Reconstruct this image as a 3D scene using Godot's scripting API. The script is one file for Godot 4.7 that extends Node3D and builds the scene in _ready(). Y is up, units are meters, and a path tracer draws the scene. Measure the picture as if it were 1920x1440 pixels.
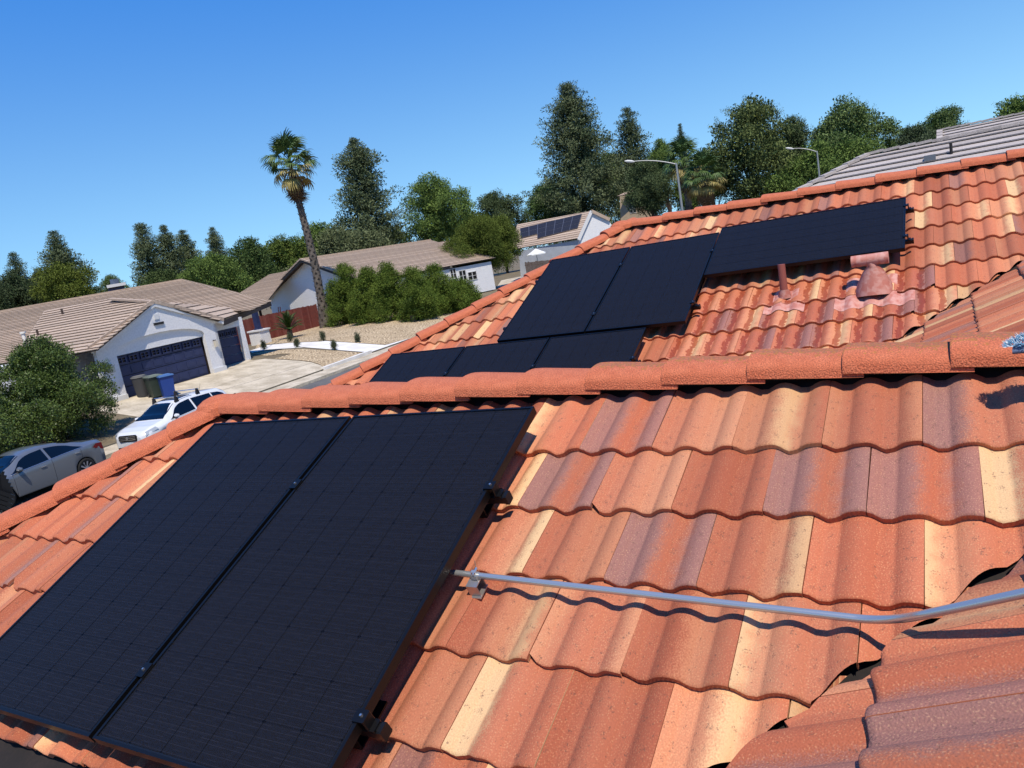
extends Node3D
# ---------------------------------------------------------------- camera model (pixels of the 1920x1440 photograph)
const F := 1422.88
const PITCH := 0.42041          # slope of our own roof, radians
var C := Vector3(0, 4.75, 0)
var cr: Vector3
var cu: Vector3
var cf: Vector3
var sp := sin(PITCH)
var cp := cos(PITCH)
var rng := RandomNumberGenerator.new()
var used := {}
var M := {}
# street frame: te = across the street towards us, tt = along the street
var tt := Vector3(cos(deg_to_rad(98)), 0, -sin(deg_to_rad(98)))
var te := Vector3(sin(deg_to_rad(98)), 0, cos(deg_to_rad(98)))

func setup_axes():
	var yaw := deg_to_rad(-31.144)
	var pt := deg_to_rad(9.855)
	var rl := deg_to_rad(-9.975)
	var f0 := Vector3(sin(yaw) * cos(pt), -sin(pt), -cos(yaw) * cos(pt))
	var r0 := Vector3(cos(yaw), 0, sin(yaw))
	var u0 := r0.cross(f0)
	cr = r0 * cos(rl) + u0 * sin(rl)
	cu = u0 * cos(rl) - r0 * sin(rl)
	cf = f0
func ray(px, py) -> Vector3:
	return cr * ((px - 960.0) / F) + cu * ((720.0 - py) / F) + cf
func at(px, py, d) -> Vector3:               # point at horizontal distance d
	var q := ray(px, py)
	return C + q * (d / Vector2(q.x, q.z).length())
func onplane(px, py, n: Vector3, d) -> Vector3:   # plane n.(P-C) = d
	var q := ray(px, py)
	return C + q * (d / n.dot(q))
func pix(p: Vector3) -> Vector2:
	var v := p - C
	var w := v.dot(cf)
	if w < 0.05: return Vector2(-9999, -9999)
	return Vector2(960 + F * v.dot(cr) / w, 720 - F * v.dot(cu) / w)
func et(e, t, y) -> Vector3:
	return te * e + tt * t + Vector3(0, y, 0)
func hground(e) -> float:
	if e > -25.4: return 0.0
	if e < -31.0: return 0.95
	return 0.2 + (-25.4 - e) / 5.6 * 0.75
func gpt(px, py) -> Vector3:                 # where a pixel's ray meets the ground
	var q := ray(px, py)
	q /= Vector2(q.x, q.z).length()
	var d := 5.0
	while d < 400.0:
		var p := C + q * d
		if p.y <= hground(p.dot(te)): return p
		d += 0.05
	return C + q * 400.0
func gon(e, t, lift = 0.0) -> Vector3:
	return et(e, t, hground(e) + lift)
func stand(px, py, d) -> Vector3:            # ground point under a pixel at distance d
	var p := at(px, py, d)
	p.y = hground(p.dot(te))
	return p

# ---------------------------------------------------------------- naming and tagging
func numbered(s: String) -> String:
	if not used.has(s):
		used[s] = 0
		return s
	used[s] += 1
	return "%s_%03d" % [s, used[s]]
func tag(o: Node, label: String, category: String, group := "", kind := ""):
	o.set_meta("label", label)
	o.set_meta("category", category)
	if group != "": o.set_meta("group", group)
	if kind != "": o.set_meta("kind", kind)
func thing(called: String, label: String, category: String, xf := Transform3D(), group := "") -> Node3D:
	var o := Node3D.new()
	o.name = numbered(called)
	add_child(o)
	o.transform = xf
	tag(o, label, category, group)
	return o
func part(called: String, mesh: Mesh, m: Material, parent: Node, xf := Transform3D()) -> MeshInstance3D:
	var o := MeshInstance3D.new()
	o.name = called
	o.mesh = mesh
	o.material_override = m
	o.transform = xf
	parent.add_child(o, true)
	return o
func group_part(called: String, parent: Node, xf := Transform3D()) -> Node3D:
	var o := Node3D.new()
	o.name = called
	o.transform = xf
	parent.add_child(o, true)
	return o
func struct(called: String, mesh: Mesh, m: Material) -> MeshInstance3D:
	var o := part(numbered(called), mesh, m, self)
	o.set_meta("kind", "structure")
	o.set_meta("label", called.replace("_", " ") + " around the houses")
	o.set_meta("category", "setting")
	return o

# ---------------------------------------------------------------- mesh building
class MB:
	var v := PackedVector3Array()
	var n := PackedVector3Array()
	var uv := PackedVector2Array()
	func tri(a: Vector3, b: Vector3, c: Vector3, ua := Vector2.ZERO, ub := Vector2.ZERO, uc := Vector2.ZERO):
		var nn := (b - a).cross(c - a).normalized()
		v.append(a); v.append(c); v.append(b)
		n.append(nn); n.append(nn); n.append(nn)
		uv.append(ua); uv.append(uc); uv.append(ub)
	func trin(a: Vector3, b: Vector3, c: Vector3, na: Vector3, nb: Vector3, nc: Vector3, ua := Vector2.ZERO, ub := Vector2.ZERO, uc := Vector2.ZERO):
		v.append(a); v.append(c); v.append(b)
		n.append(na); n.append(nc); n.append(nb)
		uv.append(ua); uv.append(uc); uv.append(ub)
	func quad(a: Vector3, b: Vector3, c: Vector3, d: Vector3, ua := Vector2(0, 0), ub := Vector2(1, 0), uc := Vector2(1, 1), ud := Vector2(0, 1)):
		tri(a, b, c, ua, ub, uc)
		tri(a, c, d, ua, uc, ud)
	func box(o: Vector3, s: Vector3, b := Basis()):          # centre, full size, axes
		var x := b.x * s.x * 0.5
		var y := b.y * s.y * 0.5
		var z := b.z * s.z * 0.5
		quad(o - x - y + z, o + x - y + z, o + x + y + z, o - x + y + z)
		quad(o + x - y - z, o - x - y - z, o - x + y - z, o + x + y - z)
		quad(o + x - y + z, o + x - y - z, o + x + y - z, o + x + y + z)
		quad(o - x - y - z, o - x - y + z, o - x + y + z, o - x + y - z)
		quad(o - x + y + z, o + x + y + z, o + x + y - z, o - x + y - z)
		quad(o - x - y - z, o + x - y - z, o + x - y + z, o - x - y + z)
	func cbox(o: Vector3, s: Vector3, ch: float, b := Basis()):   # chamfered box: rounded around local z
		var hx := s.x * 0.5
		var hy := s.y * 0.5
		var p := [Vector2(hx - ch, -hy), Vector2(hx, -hy + ch), Vector2(hx, hy - ch), Vector2(hx - ch, hy), Vector2(-hx + ch, hy), Vector2(-hx, hy - ch), Vector2(-hx, -hy + ch), Vector2(-hx + ch, -hy)]
		prism(p, o, b, s.z)
	func prism(p: Array, o: Vector3, b: Basis, depth: float):      # convex outline extruded along local z, centred
		var k := p.size()
		var f := b.z * depth * 0.5
		for i in k:
			var a: Vector2 = p[i]
			var c: Vector2 = p[(i + 1) % k]
			var A := o + b.x * a.x + b.y * a.y
			var B := o + b.x * c.x + b.y * c.y
			quad(A - f, B - f, B + f, A + f)
			if i > 0 and i < k - 1:
				var P0: Vector3 = o + b.x * p[0].x + b.y * p[0].y
				tri(P0 + f, A + f, B + f)
				tri(P0 - f, B - f, A - f)
	func tube(path: Array, rad: Array, seg := 10, cap := true):
		var rings := []
		var ref := Vector3.UP
		for i in path.size():
			var d: Vector3 = (path[min(i + 1, path.size() - 1)] - path[max(i - 1, 0)]).normalized()
			if absf(d.dot(ref)) > 0.95: ref = Vector3.RIGHT if absf(d.x) < 0.9 else Vector3.BACK
			var x := ref.cross(d).normalized()
			var y := d.cross(x)
			ref = y
			var ring := []
			for j in seg:
				var a := TAU * j / seg
				ring.append([path[i] + (x * cos(a) + y * sin(a)) * rad[i], x * cos(a) + y * sin(a)])
			rings.append(ring)
		for i in path.size() - 1:
			for j in seg:
				var k := (j + 1) % seg
				var a = rings[i][j]; var b = rings[i][k]; var c = rings[i + 1][k]; var d2 = rings[i + 1][j]
				var u0 := float(j) / seg
				var u1 := float(j + 1) / seg
				trin(a[0], b[0], c[0], a[1], b[1], c[1], Vector2(u0, i), Vector2(u1, i), Vector2(u1, i + 1))
				trin(a[0], c[0], d2[0], a[1], c[1], d2[1], Vector2(u0, i), Vector2(u1, i + 1), Vector2(u0, i + 1))
		if cap:
			for j in seg:
				var k := (j + 1) % seg
				tri(path[0], rings[0][k][0], rings[0][j][0])
				var e := path.size() - 1
				tri(path[e], rings[e][j][0], rings[e][k][0])
	func commit() -> ArrayMesh:
		var a := []
		a.resize(Mesh.ARRAY_MAX)
		a[Mesh.ARRAY_VERTEX] = v
		a[Mesh.ARRAY_NORMAL] = n
		a[Mesh.ARRAY_TEX_UV] = uv
		var m := ArrayMesh.new()
		if v.size() > 0: m.add_surface_from_arrays(Mesh.PRIMITIVE_TRIANGLES, a)
		return m
	func clip(pn: Vector3, pd: float) -> MB:                 # keep the side where pn.p >= pd
		var o := MB.new()
		for i in range(0, v.size(), 3):
			var P := []
			for j in 3:
				var A := i + j
				var B := i + (j + 1) % 3
				var da := pn.dot(v[A]) - pd
				var db := pn.dot(v[B]) - pd
				if da >= 0: P.append([v[A], n[A], uv[A]])
				if (da >= 0) != (db >= 0):
					var t := da / (da - db)
					P.append([v[A].lerp(v[B], t), n[A].lerp(n[B], t), uv[A].lerp(uv[B], t)])
			for j in range(1, P.size() - 1):
				for q in [P[0], P[j], P[j + 1]]:
					o.v.append(q[0]); o.n.append(q[1]); o.uv.append(q[2])
		return o
	func append(o: MB, xf: Transform3D):
		for i in o.v.size():
			v.append(xf * o.v[i]); n.append((xf.basis * o.n[i]).normalized()); uv.append(o.uv[i])

func poly_mesh(poly: PackedVector2Array, ox: Vector3, ax: Vector3, ay: Vector3, thick: float) -> ArrayMesh:
	# outline in the frame (ox; ax, ay) extruded backwards (against ax x ay) by thick
	var b := MB.new()
	var p := poly
	if Geometry2D.is_polygon_clockwise(p): p.reverse()
	var nz := ax.cross(ay).normalized() * thick
	var idx := Geometry2D.triangulate_polygon(p)
	for i in range(0, idx.size(), 3):
		var q := [p[idx[i]], p[idx[i + 1]], p[idx[i + 2]]]
		if (q[1] - q[0]).cross(q[2] - q[0]) < 0: q = [q[0], q[2], q[1]]
		var w := []
		for k in q: w.append(ox + ax * k.x + ay * k.y)
		b.tri(w[0], w[1], w[2], q[0], q[1], q[2])
		if thick > 0: b.tri(w[0] - nz, w[2] - nz, w[1] - nz, q[0], q[2], q[1])
	if thick > 0:
		for i in p.size():
			var A := ox + ax * p[i].x + ay * p[i].y
			var k := (i + 1) % p.size()
			var B := ox + ax * p[k].x + ay * p[k].y
			b.quad(A - nz, B - nz, B, A, p[i], p[k], p[k], p[i])
	return b.commit()

# ---------------------------------------------------------------- materials
func mat(col: Color, rough := 0.8, metal := 0.0) -> StandardMaterial3D:
	var m := StandardMaterial3D.new()
	m.albedo_color = col
	m.roughness = rough
	m.metallic = metal
	return m
func img_tex(w: int, h: int, f: Callable) -> ImageTexture:
	var d := PackedByteArray()
	d.resize(w * h * 3)
	var k := 0
	for y in h:
		for x in w:
			var c: Color = f.call(x, y)
			d[k] = int(clampf(c.r, 0, 1) * 255); d[k + 1] = int(clampf(c.g, 0, 1) * 255); d[k + 2] = int(clampf(c.b, 0, 1) * 255)
			k += 3
	var im := Image.create_from_data(w, h, false, Image.FORMAT_RGB8, d)
	return ImageTexture.create_from_image(im)
func noise_img(size: int, freq: float, sd: int, oct := 4) -> Image:
	var nz := FastNoiseLite.new()
	nz.seed = sd
	nz.frequency = freq
	nz.fractal_octaves = oct
	return nz.get_seamless_image(size, size)
func normal_of(im: Image, s: float) -> ImageTexture:
	var c: Image = im.duplicate()
	c.convert(Image.FORMAT_RGBA8)
	c.bump_map_to_normal_map(s)
	return ImageTexture.create_from_image(c)
# two colours mixed by coarse and fine noise, laid in world space over `metres`
func grain(c0: Color, c1: Color, metres: float, rough: float, sd: int, bump := 0.0, fine := 0.5, coarse_f := 0.012) -> StandardMaterial3D:
	var S := 256
	var a := noise_img(S, coarse_f, sd)
	var b := noise_img(S, 0.16, sd + 7, 2)
	var t := img_tex(S, S, func(x, y):
		var k := a.get_pixel(x, y).r * (1.0 - fine) + b.get_pixel(x, y).r * fine
		return c0.lerp(c1, clampf((k - 0.5) * 2.2 + 0.5, 0, 1)))
	var m := mat(Color.WHITE, rough)
	m.albedo_texture = t
	m.uv1_triplanar = true
	m.uv1_world_triplanar = true
	m.uv1_scale = Vector3.ONE / metres
	if bump > 0:
		m.normal_enabled = true
		m.normal_texture = normal_of(b, bump)
	return m

# ---------------------------------------------------------------- our own roof
var tile_mats := []
var wet_mats := []
var cap_mats := []
const RED := Color(0.715, 0.415, 0.288)
const RED2 := Color(0.668, 0.362, 0.240)
const CREAM := Color(0.840, 0.670, 0.480)
const PLUM := Color(0.590, 0.395, 0.340)
const PEACH := Color(0.768, 0.505, 0.358)

func tile_texture(sd: int, stops: Array, wet := false) -> ImageTexture:
	# slurry colours sprayed on in soft bands along the tile; grain and dark specks
	var r := RandomNumberGenerator.new()
	r.seed = sd
	var S := 192
	var a := noise_img(S, 0.02, sd, 3)
	var g := noise_img(S, 0.25, sd + 3, 2)
	var sp2 := noise_img(S, 0.33, sd + 5, 1)
	var st := noise_img(S, 0.045, sd + 9, 3)
	var ph := r.randf() * 40
	return img_tex(S, S, func(x, y):
		var u := float(x) / S + (a.get_pixel(x, y).r - 0.5) * 0.10 + (g.get_pixel(x, y).r - 0.5) * 0.16
		var c: Color = stops[0][1]
		for i in stops.size() - 1:
			if u >= stops[i][0]:
				var k := clampf((u - stops[i][0]) / maxf(stops[i + 1][0] - stops[i][0], 0.001), 0, 1)
				c = stops[i][1].lerp(stops[i + 1][1], k * k * (3 - 2 * k))
		var gr := (g.get_pixel(x, y).r - 0.5) * 0.15 + (sp2.get_pixel(x, y).r - 0.5) * 0.08
		c = Color(c.r * (1 + gr), c.g * (1 + gr), c.b * (1 + gr))
		var bl := sp2.get_pixel(x, y).r
		if bl > 0.80: c = c.lerp(CREAM, 0.45)
		var s2 := st.get_pixel(x, y).r
		if s2 > 0.74 and g.get_pixel(x, y).r > 0.62: c = c.lerp(Color(0.36, 0.25, 0.20), 0.55)
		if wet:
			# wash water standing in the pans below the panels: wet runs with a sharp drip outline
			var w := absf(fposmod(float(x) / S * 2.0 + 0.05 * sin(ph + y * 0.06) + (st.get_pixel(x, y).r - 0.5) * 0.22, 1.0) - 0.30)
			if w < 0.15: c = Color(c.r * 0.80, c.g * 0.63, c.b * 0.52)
		return c)

func make_tile_mats():
	var bump := normal_of(noise_img(256, 0.22, 5, 3), 2.2)
	var sets := [
		[[0.0, RED], [0.5, RED2], [1.0, RED]],
		[[0.0, PLUM], [0.30, PLUM], [0.50, RED], [1.0, RED]],
		[[0.0, RED], [0.45, RED], [0.72, PEACH], [0.9, CREAM], [1.0, CREAM]],
		[[0.0, CREAM], [0.22, CREAM], [0.40, RED], [1.0, RED2]],
		[[0.0, RED], [0.55, RED2], [0.75, PLUM], [1.0, PLUM]],
		[[0.0, PEACH], [0.3, RED], [0.7, RED], [1.0, PEACH]],
		[[0.0, PLUM], [0.25, RED2], [0.55, PEACH], [0.8, CREAM], [1.0, PEACH]],
		[[0.0, RED2], [0.4, RED], [1.0, RED2]],
		[[0.0, PEACH], [0.3, PEACH], [0.55, CREAM], [0.75, PEACH], [1.0, RED]],
		[[0.0, PLUM], [0.35, PLUM], [0.6, RED2], [0.85, PLUM], [1.0, PLUM]],
		[[0.0, RED], [1.0, PEACH]],
		[[0.0, RED2], [0.25, RED], [0.6, PEACH], [0.85, CREAM], [1.0, PEACH]],
		[[0.0, CREAM], [0.2, PEACH], [0.55, RED], [0.8, RED], [1.0, RED2]],
		[[0.0, RED], [0.4, RED2], [0.6, PEACH], [1.0, RED]],
	]
	for i in sets.size():
		var m := mat(Color.WHITE, 0.86)
		m.albedo_texture = tile_texture(100 + i * 13, sets[i])
		m.normal_enabled = true
		m.normal_texture = bump
		m.normal_scale = 0.4
		tile_mats.append(m)
		for tint in [Color(0.88, 0.87, 0.87), Color(0.95, 0.98, 1.0)]:
			var m2: StandardMaterial3D = m.duplicate()
			m2.albedo_color = tint
			tile_mats.append(m2)
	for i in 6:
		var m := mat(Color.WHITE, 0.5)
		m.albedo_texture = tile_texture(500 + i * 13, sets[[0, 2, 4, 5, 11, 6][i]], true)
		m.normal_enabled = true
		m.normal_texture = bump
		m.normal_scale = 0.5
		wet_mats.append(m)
	# ridge caps: rough concrete, sooty rims, and on some a patch of yellow lichen along the crown
	for i in 3:
		var a := noise_img(256, 0.02, 61 + i, 4)
		var g := noise_img(256, 0.2, 71 + i, 2)
		var l := noise_img(256, 0.05, 81 + i, 4)
		var t := img_tex(256, 256, func(x, y):
			var c := Color(0.745, 0.425, 0.295).lerp(Color(0.69, 0.37, 0.245), a.get_pixel(x, y).r)
			var gg := (g.get_pixel(x, y).r - 0.5) * 0.5
			c = Color(c.r * (1 + gg), c.g * (1 + gg), c.b * (1 + gg))
			if i > 0:
				var top := absf(x - 128.0) / (26.0 + 12.0 * i)
				if top + (l.get_pixel(x, y).r - 0.5) * 2.6 < 0.62 and g.get_pixel(x, y).r > 0.43:
					c = c.lerp(Color(0.60, 0.46, 0.16) if l.get_pixel(x, y).r < 0.38 else Color(0.46, 0.36, 0.24), 0.62)
			return c)
		var m := mat(Color.WHITE, 0.92)
		m.albedo_texture = t
		m.normal_enabled = true
		m.normal_texture = normal_of(noise_img(256, 0.20, 91, 3), 2.2)
		cap_mats.append(m)

func roll(x: float) -> float:                # height of the tile profile, crest at x = 0, period 0.1575
	var w := absf(fposmod(x + 0.07875, 0.1575) - 0.07875)
	var aw := 0.060
	if w > aw: return 0.0
	return 0.029 * (1.0 - pow(w / aw, 1.9))

func tile_mesh(expo: float, wob: float) -> MB:
	# local frame: x across, y up the slope (nose at 0), z off the slope
	var b := MB.new()
	var L := expo + 0.075
	var wdt := 0.3128
	var ns := 22
	var th := 0.025
	var rows := [0.0, 0.005, 0.02, L * 0.5, L]
	var dz := [-0.006, -0.0012, 0.0, 0.0, 0.0]
	var pts := []
	for j in rows.size():
		var r := []
		for i in ns + 1:
			var x := wdt * i / ns
			var z: float = roll(x + 0.022) + 0.033 * (1.0 - rows[j] / L) + dz[j]
			var y: float = rows[j]
			if j < 2: y += wob * 0.003 * sin(x * 31.0 + wob * 7.0) + wob * 0.002 * sin(x * 77.0 + wob)
			r.append(Vector3(x, y, z))
		pts.append(r)
	var nrm := []
	for j in rows.size():
		var r := []
		for i in ns + 1:
			var x := wdt * i / ns
			var d := (roll(x + 0.0235) - roll(x + 0.0205)) / 0.003
			var nn := Vector3(-d, 0.06, 1).normalized()
			if j == 0: nn = (nn + Vector3(0, -1.6, 0)).normalized()
			if j == 1: nn = (nn + Vector3(0, -0.5, 0)).normalized()
			r.append(nn)
		nrm.append(r)
	for j in rows.size() - 1:
		for i in ns:
			var q := [[j, i], [j, i + 1], [j + 1, i + 1], [j + 1, i]]
			var P := []
			for k in q:
				P.append([pts[k[0]][k[1]], nrm[k[0]][k[1]], Vector2(float(k[1]) / ns, 1.0 - rows[k[0]] / L)])
			b.trin(P[0][0], P[1][0], P[2][0], P[0][1], P[1][1], P[2][1], P[0][2], P[1][2], P[2][2])
			b.trin(P[0][0], P[2][0], P[3][0], P[0][1], P[2][1], P[3][1], P[0][2], P[2][2], P[3][2])
	for i in ns:                              # nose face and a strip of the underside
		var a: Vector3 = pts[0][i]
		var c: Vector3 = pts[0][i + 1]
		var dn := Vector3(0, 0.004, -th)
		b.quad(a + dn, c + dn, c, a, Vector2(0.5, 0.98), Vector2(0.52, 0.98), Vector2(0.52, 1), Vector2(0.5, 1))
		b.quad(a + dn + Vector3(0, 0.09, 0), c + dn + Vector3(0, 0.09, 0), c + dn, a + dn)
	for s in [0, ns]:                         # the two long sides
		for j in rows.size() - 1:
			var a: Vector3 = pts[j][s]
			var c: Vector3 = pts[j + 1][s]
			var dn := Vector3(0, 0, -th * 0.8)
			if s == 0: b.quad(a + dn, a, c, c + dn)
			else: b.quad(a, a + dn, c + dn, c)
	return b

# one slope: o = point of the slope frame, axes ux (across), us (up), un (normal)
# keep = array of [normal, value] half spaces in world coordinates (n.p >= value)
func lay_slope(house: Node3D, hidden: MB, ux: Vector3, us: Vector3, un: Vector3, d: float, noses: Array, expo: float, x0: float, xmin: float, xmax: float, keep: Array, covers: Array, sd: int, show := true, wetbox := Rect2()):
	var bas := Basis(ux, us, un)
	var slope := group_part("roof_slope", house)
	var r := RandomNumberGenerator.new()
	r.seed = sd
	var shared := []
	for k in 3: shared.append(tile_mesh(expo, [0.4, 1.0, 1.7][k]))
	var smesh := []
	for k in 3: smesh.append(shared[k].commit())
	for ci in noses.size():
		var s: float = noses[ci]
		var x := x0 + (0.1575 if ci % 2 else 0.0)
		x -= ceil((x - xmin) / 0.315) * 0.315
		while x < xmax:
			var k := r.randi() % 3
			var mi := r.randi() % tile_mats.size()
			if r.randf() < 0.18: mi = [0, 7, 10][r.randi() % 3] * 3 + r.randi() % 3
			var jit := r.randf_range(-0.004, 0.004)
			var lift := r.randf_range(-0.0015, 0.0025)
			var tw := r.randf_range(-0.006, 0.006)
			var o := C + ux * x + us * (s + jit) + un * (d + lift)
			var xf := Transform3D(bas * Basis(Vector3(0, 0, 1), tw), o)
			var cen := o + ux * 0.157 + us * expo * 0.5
			var state := 1                      # 1 whole, 0 cut, -1 gone
			for q in keep:
				var inside := 0
				for cx in [0.0, 0.315]:
					for cy in [0.0, expo + 0.075]:
						if q[0].dot(o + ux * cx + us * cy) >= q[1]: inside += 1
				if inside == 0: state = -1
				elif inside < 4 and state == 1: state = 0
			x += 0.315
			if state == -1: continue
			var seen := show
			var inframe := false
			for cx in [0.0, 0.315]:
				for cy in [0.0, expo]:
					var pp := pix(o + ux * cx + us * cy + un * 0.03)
					if pp.x > -20 and pp.x < 1940 and pp.y > -20 and pp.y < 1460: inframe = true
			if not inframe: seen = false
			for cv in covers:
				if cv.grow(-0.22).has_point(Vector2(cen.dot(ux) - C.dot(ux), (cen - C).dot(us))): seen = false
			var mm: Material = tile_mats[mi]
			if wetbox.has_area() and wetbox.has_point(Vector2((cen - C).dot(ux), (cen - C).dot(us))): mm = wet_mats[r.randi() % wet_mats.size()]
			if seen and state == 1 and r.randf() < 0.07:
				# a chipped nose corner
				var cc := chip(shared[k], r)
				part("roof_tile", cc.commit(), mm, slope, xf)
				continue
			if state == 0:
				var cut: MB = shared[k]
				for q in keep:
					cut = cut.clip(xf.basis.transposed() * q[0], q[1] - q[0].dot(xf.origin))
				if cut.v.size() == 0: continue
				if seen: part("roof_tile", cut.commit(), mm, slope, xf)
				else: hidden.append(cut, xf)
			else:
				if seen: part("roof_tile", smesh[k], mm, slope, xf)
				else: hidden.append(shared[k], xf)

func chip(t: MB, r: RandomNumberGenerator) -> MB:
	var w := r.randf_range(0.02, 0.05)
	if r.randf() < 0.6:
		var n := Vector3(-1, r.randf_range(0.7, 1.6), 0).normalized()
		return t.clip(n, n.dot(Vector3(0.3128 - w, 0, 0)))
	var n2 := Vector3(1, r.randf_range(0.7, 1.6), 0).normalized()
	return t.clip(n2, n2.dot(Vector3(w, 0, 0)))

func cap_mesh(L: float) -> ArrayMesh:
	# barrel cap: local x along the ridge (0 = nose end), y up, z across
	var b := MB.new()
	var seg := 16
	var prof := func(k, grow):
		var a := PI * (float(k) / seg) - PI * 0.5
		var zz: float = sin(a) * (0.150 + grow)
		var yy: float = pow(maxf(cos(a), 0.0), 0.62) * (0.086 + grow) - 0.005
		return Vector2(zz, yy)
	var rows := [0.0, 0.006, 0.05, L * 0.6, L]
	var gr := [-0.004, 0.0, 0.001, -0.004, -0.009]
	var lift := [0.022, 0.022, 0.020, 0.008, 0.0]
	for j in rows.size() - 1:
		for k in seg:
			var p := []
			for q in [[j, k], [j + 1, k], [j + 1, k + 1], [j, k + 1]]:
				var w: Vector2 = prof.call(q[1], gr[q[0]])
				var w2: Vector2 = prof.call(clampi(q[1] + 1, 0, seg), gr[q[0]]) - prof.call(clampi(q[1] - 1, 0, seg), gr[q[0]])
				var nn := Vector3(-0.9 if q[0] == 0 else 0.0, w2.x, -w2.y).normalized()
				if q[0] == 0: nn = Vector3(-0.6, w2.x * 20, -w2.y * 20).normalized()
				p.append([Vector3(rows[q[0]], w.y + lift[q[0]], w.x), nn, Vector2(float(q[1]) / seg, rows[q[0]] / L)])
			b.trin(p[0][0], p[2][0], p[1][0], p[0][1], p[2][1], p[1][1], p[0][2], p[2][2], p[1][2])
			b.trin(p[0][0], p[3][0], p[2][0], p[0][1], p[3][1], p[2][1], p[0][2], p[3][2], p[2][2])
	for k in seg:                               # thickness at the nose, and the inside
		var a: Vector2 = prof.call(k, -0.004)
		var c: Vector2 = prof.call(k + 1, -0.004)
		var a2: Vector2 = prof.call(k, -0.019)
		var c2: Vector2 = prof.call(k + 1, -0.019)
		var f := Vector3(0, 0.022, 0)
		b.quad(Vector3(0, a.y, a.x) + f, Vector3(0, c.y, c.x) + f, Vector3(0, c2.y, c2.x) + f, Vector3(0, a2.y, a2.x) + f)
		b.quad(Vector3(0, a2.y, a2.x) + f, Vector3(0, c2.y, c2.x) + f, Vector3(L, c2.y, c2.x), Vector3(L, a2.y, a2.x))
	for s in [0, seg]:                          # bottom rims
		var a: Vector2 = prof.call(s, 0.0)
		var c: Vector2 = prof.call(s, -0.019)
		b.quad(Vector3(0, a.y + 0.02, a.x), Vector3(L, a.y, a.x), Vector3(L, c.y, c.x), Vector3(0, c.y + 0.02, c.x))
	return b.commit()

# caps from p0 along dir; noses point to p0
func lay_caps(house: Node3D, p0: Vector3, dir: Vector3, count: int, expo: float, mats: Callable, sd: int):
	var line := group_part("ridge_line", house)
	var r := RandomNumberGenerator.new()
	r.seed = sd
	var cm := cap_mesh(expo + 0.07)
	var side := dir.cross(Vector3.UP).normalized()
	var up2 := side.cross(dir).normalized()
	for i in count:
		var tw := r.randf_range(-0.02, 0.02)
		var bas := Basis(dir, up2, side) * Basis(Vector3(0, 1, 0), tw) * Basis(Vector3(1, 0, 0), r.randf_range(-0.03, 0.03))
		part("ridge_cap_tile", cm, mats.call(i), line, Transform3D(bas, p0 + dir * (expo * i) + up2 * r.randf_range(-0.004, 0.004)))

func deck(parent: Node, called: String, pts: Array, m: Material):
	var b := MB.new()
	for i in range(1, pts.size() - 1): b.tri(pts[0], pts[i], pts[i + 1])
	part(called, b.commit(), m, parent)

var nA := Vector3(0, cp, sp)
var uA := Vector3(0, sp, -cp)
var nD := Vector3(-sp, cp, 0)
var uD := Vector3(cp, sp, 0)
func pA(px, py, d): return onplane(px, py, nA, d)
func sl(x, s, d) -> Vector3: return C + Vector3(x, 0, 0) + uA * s + nA * d      # point by slope coordinates of A or B

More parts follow.
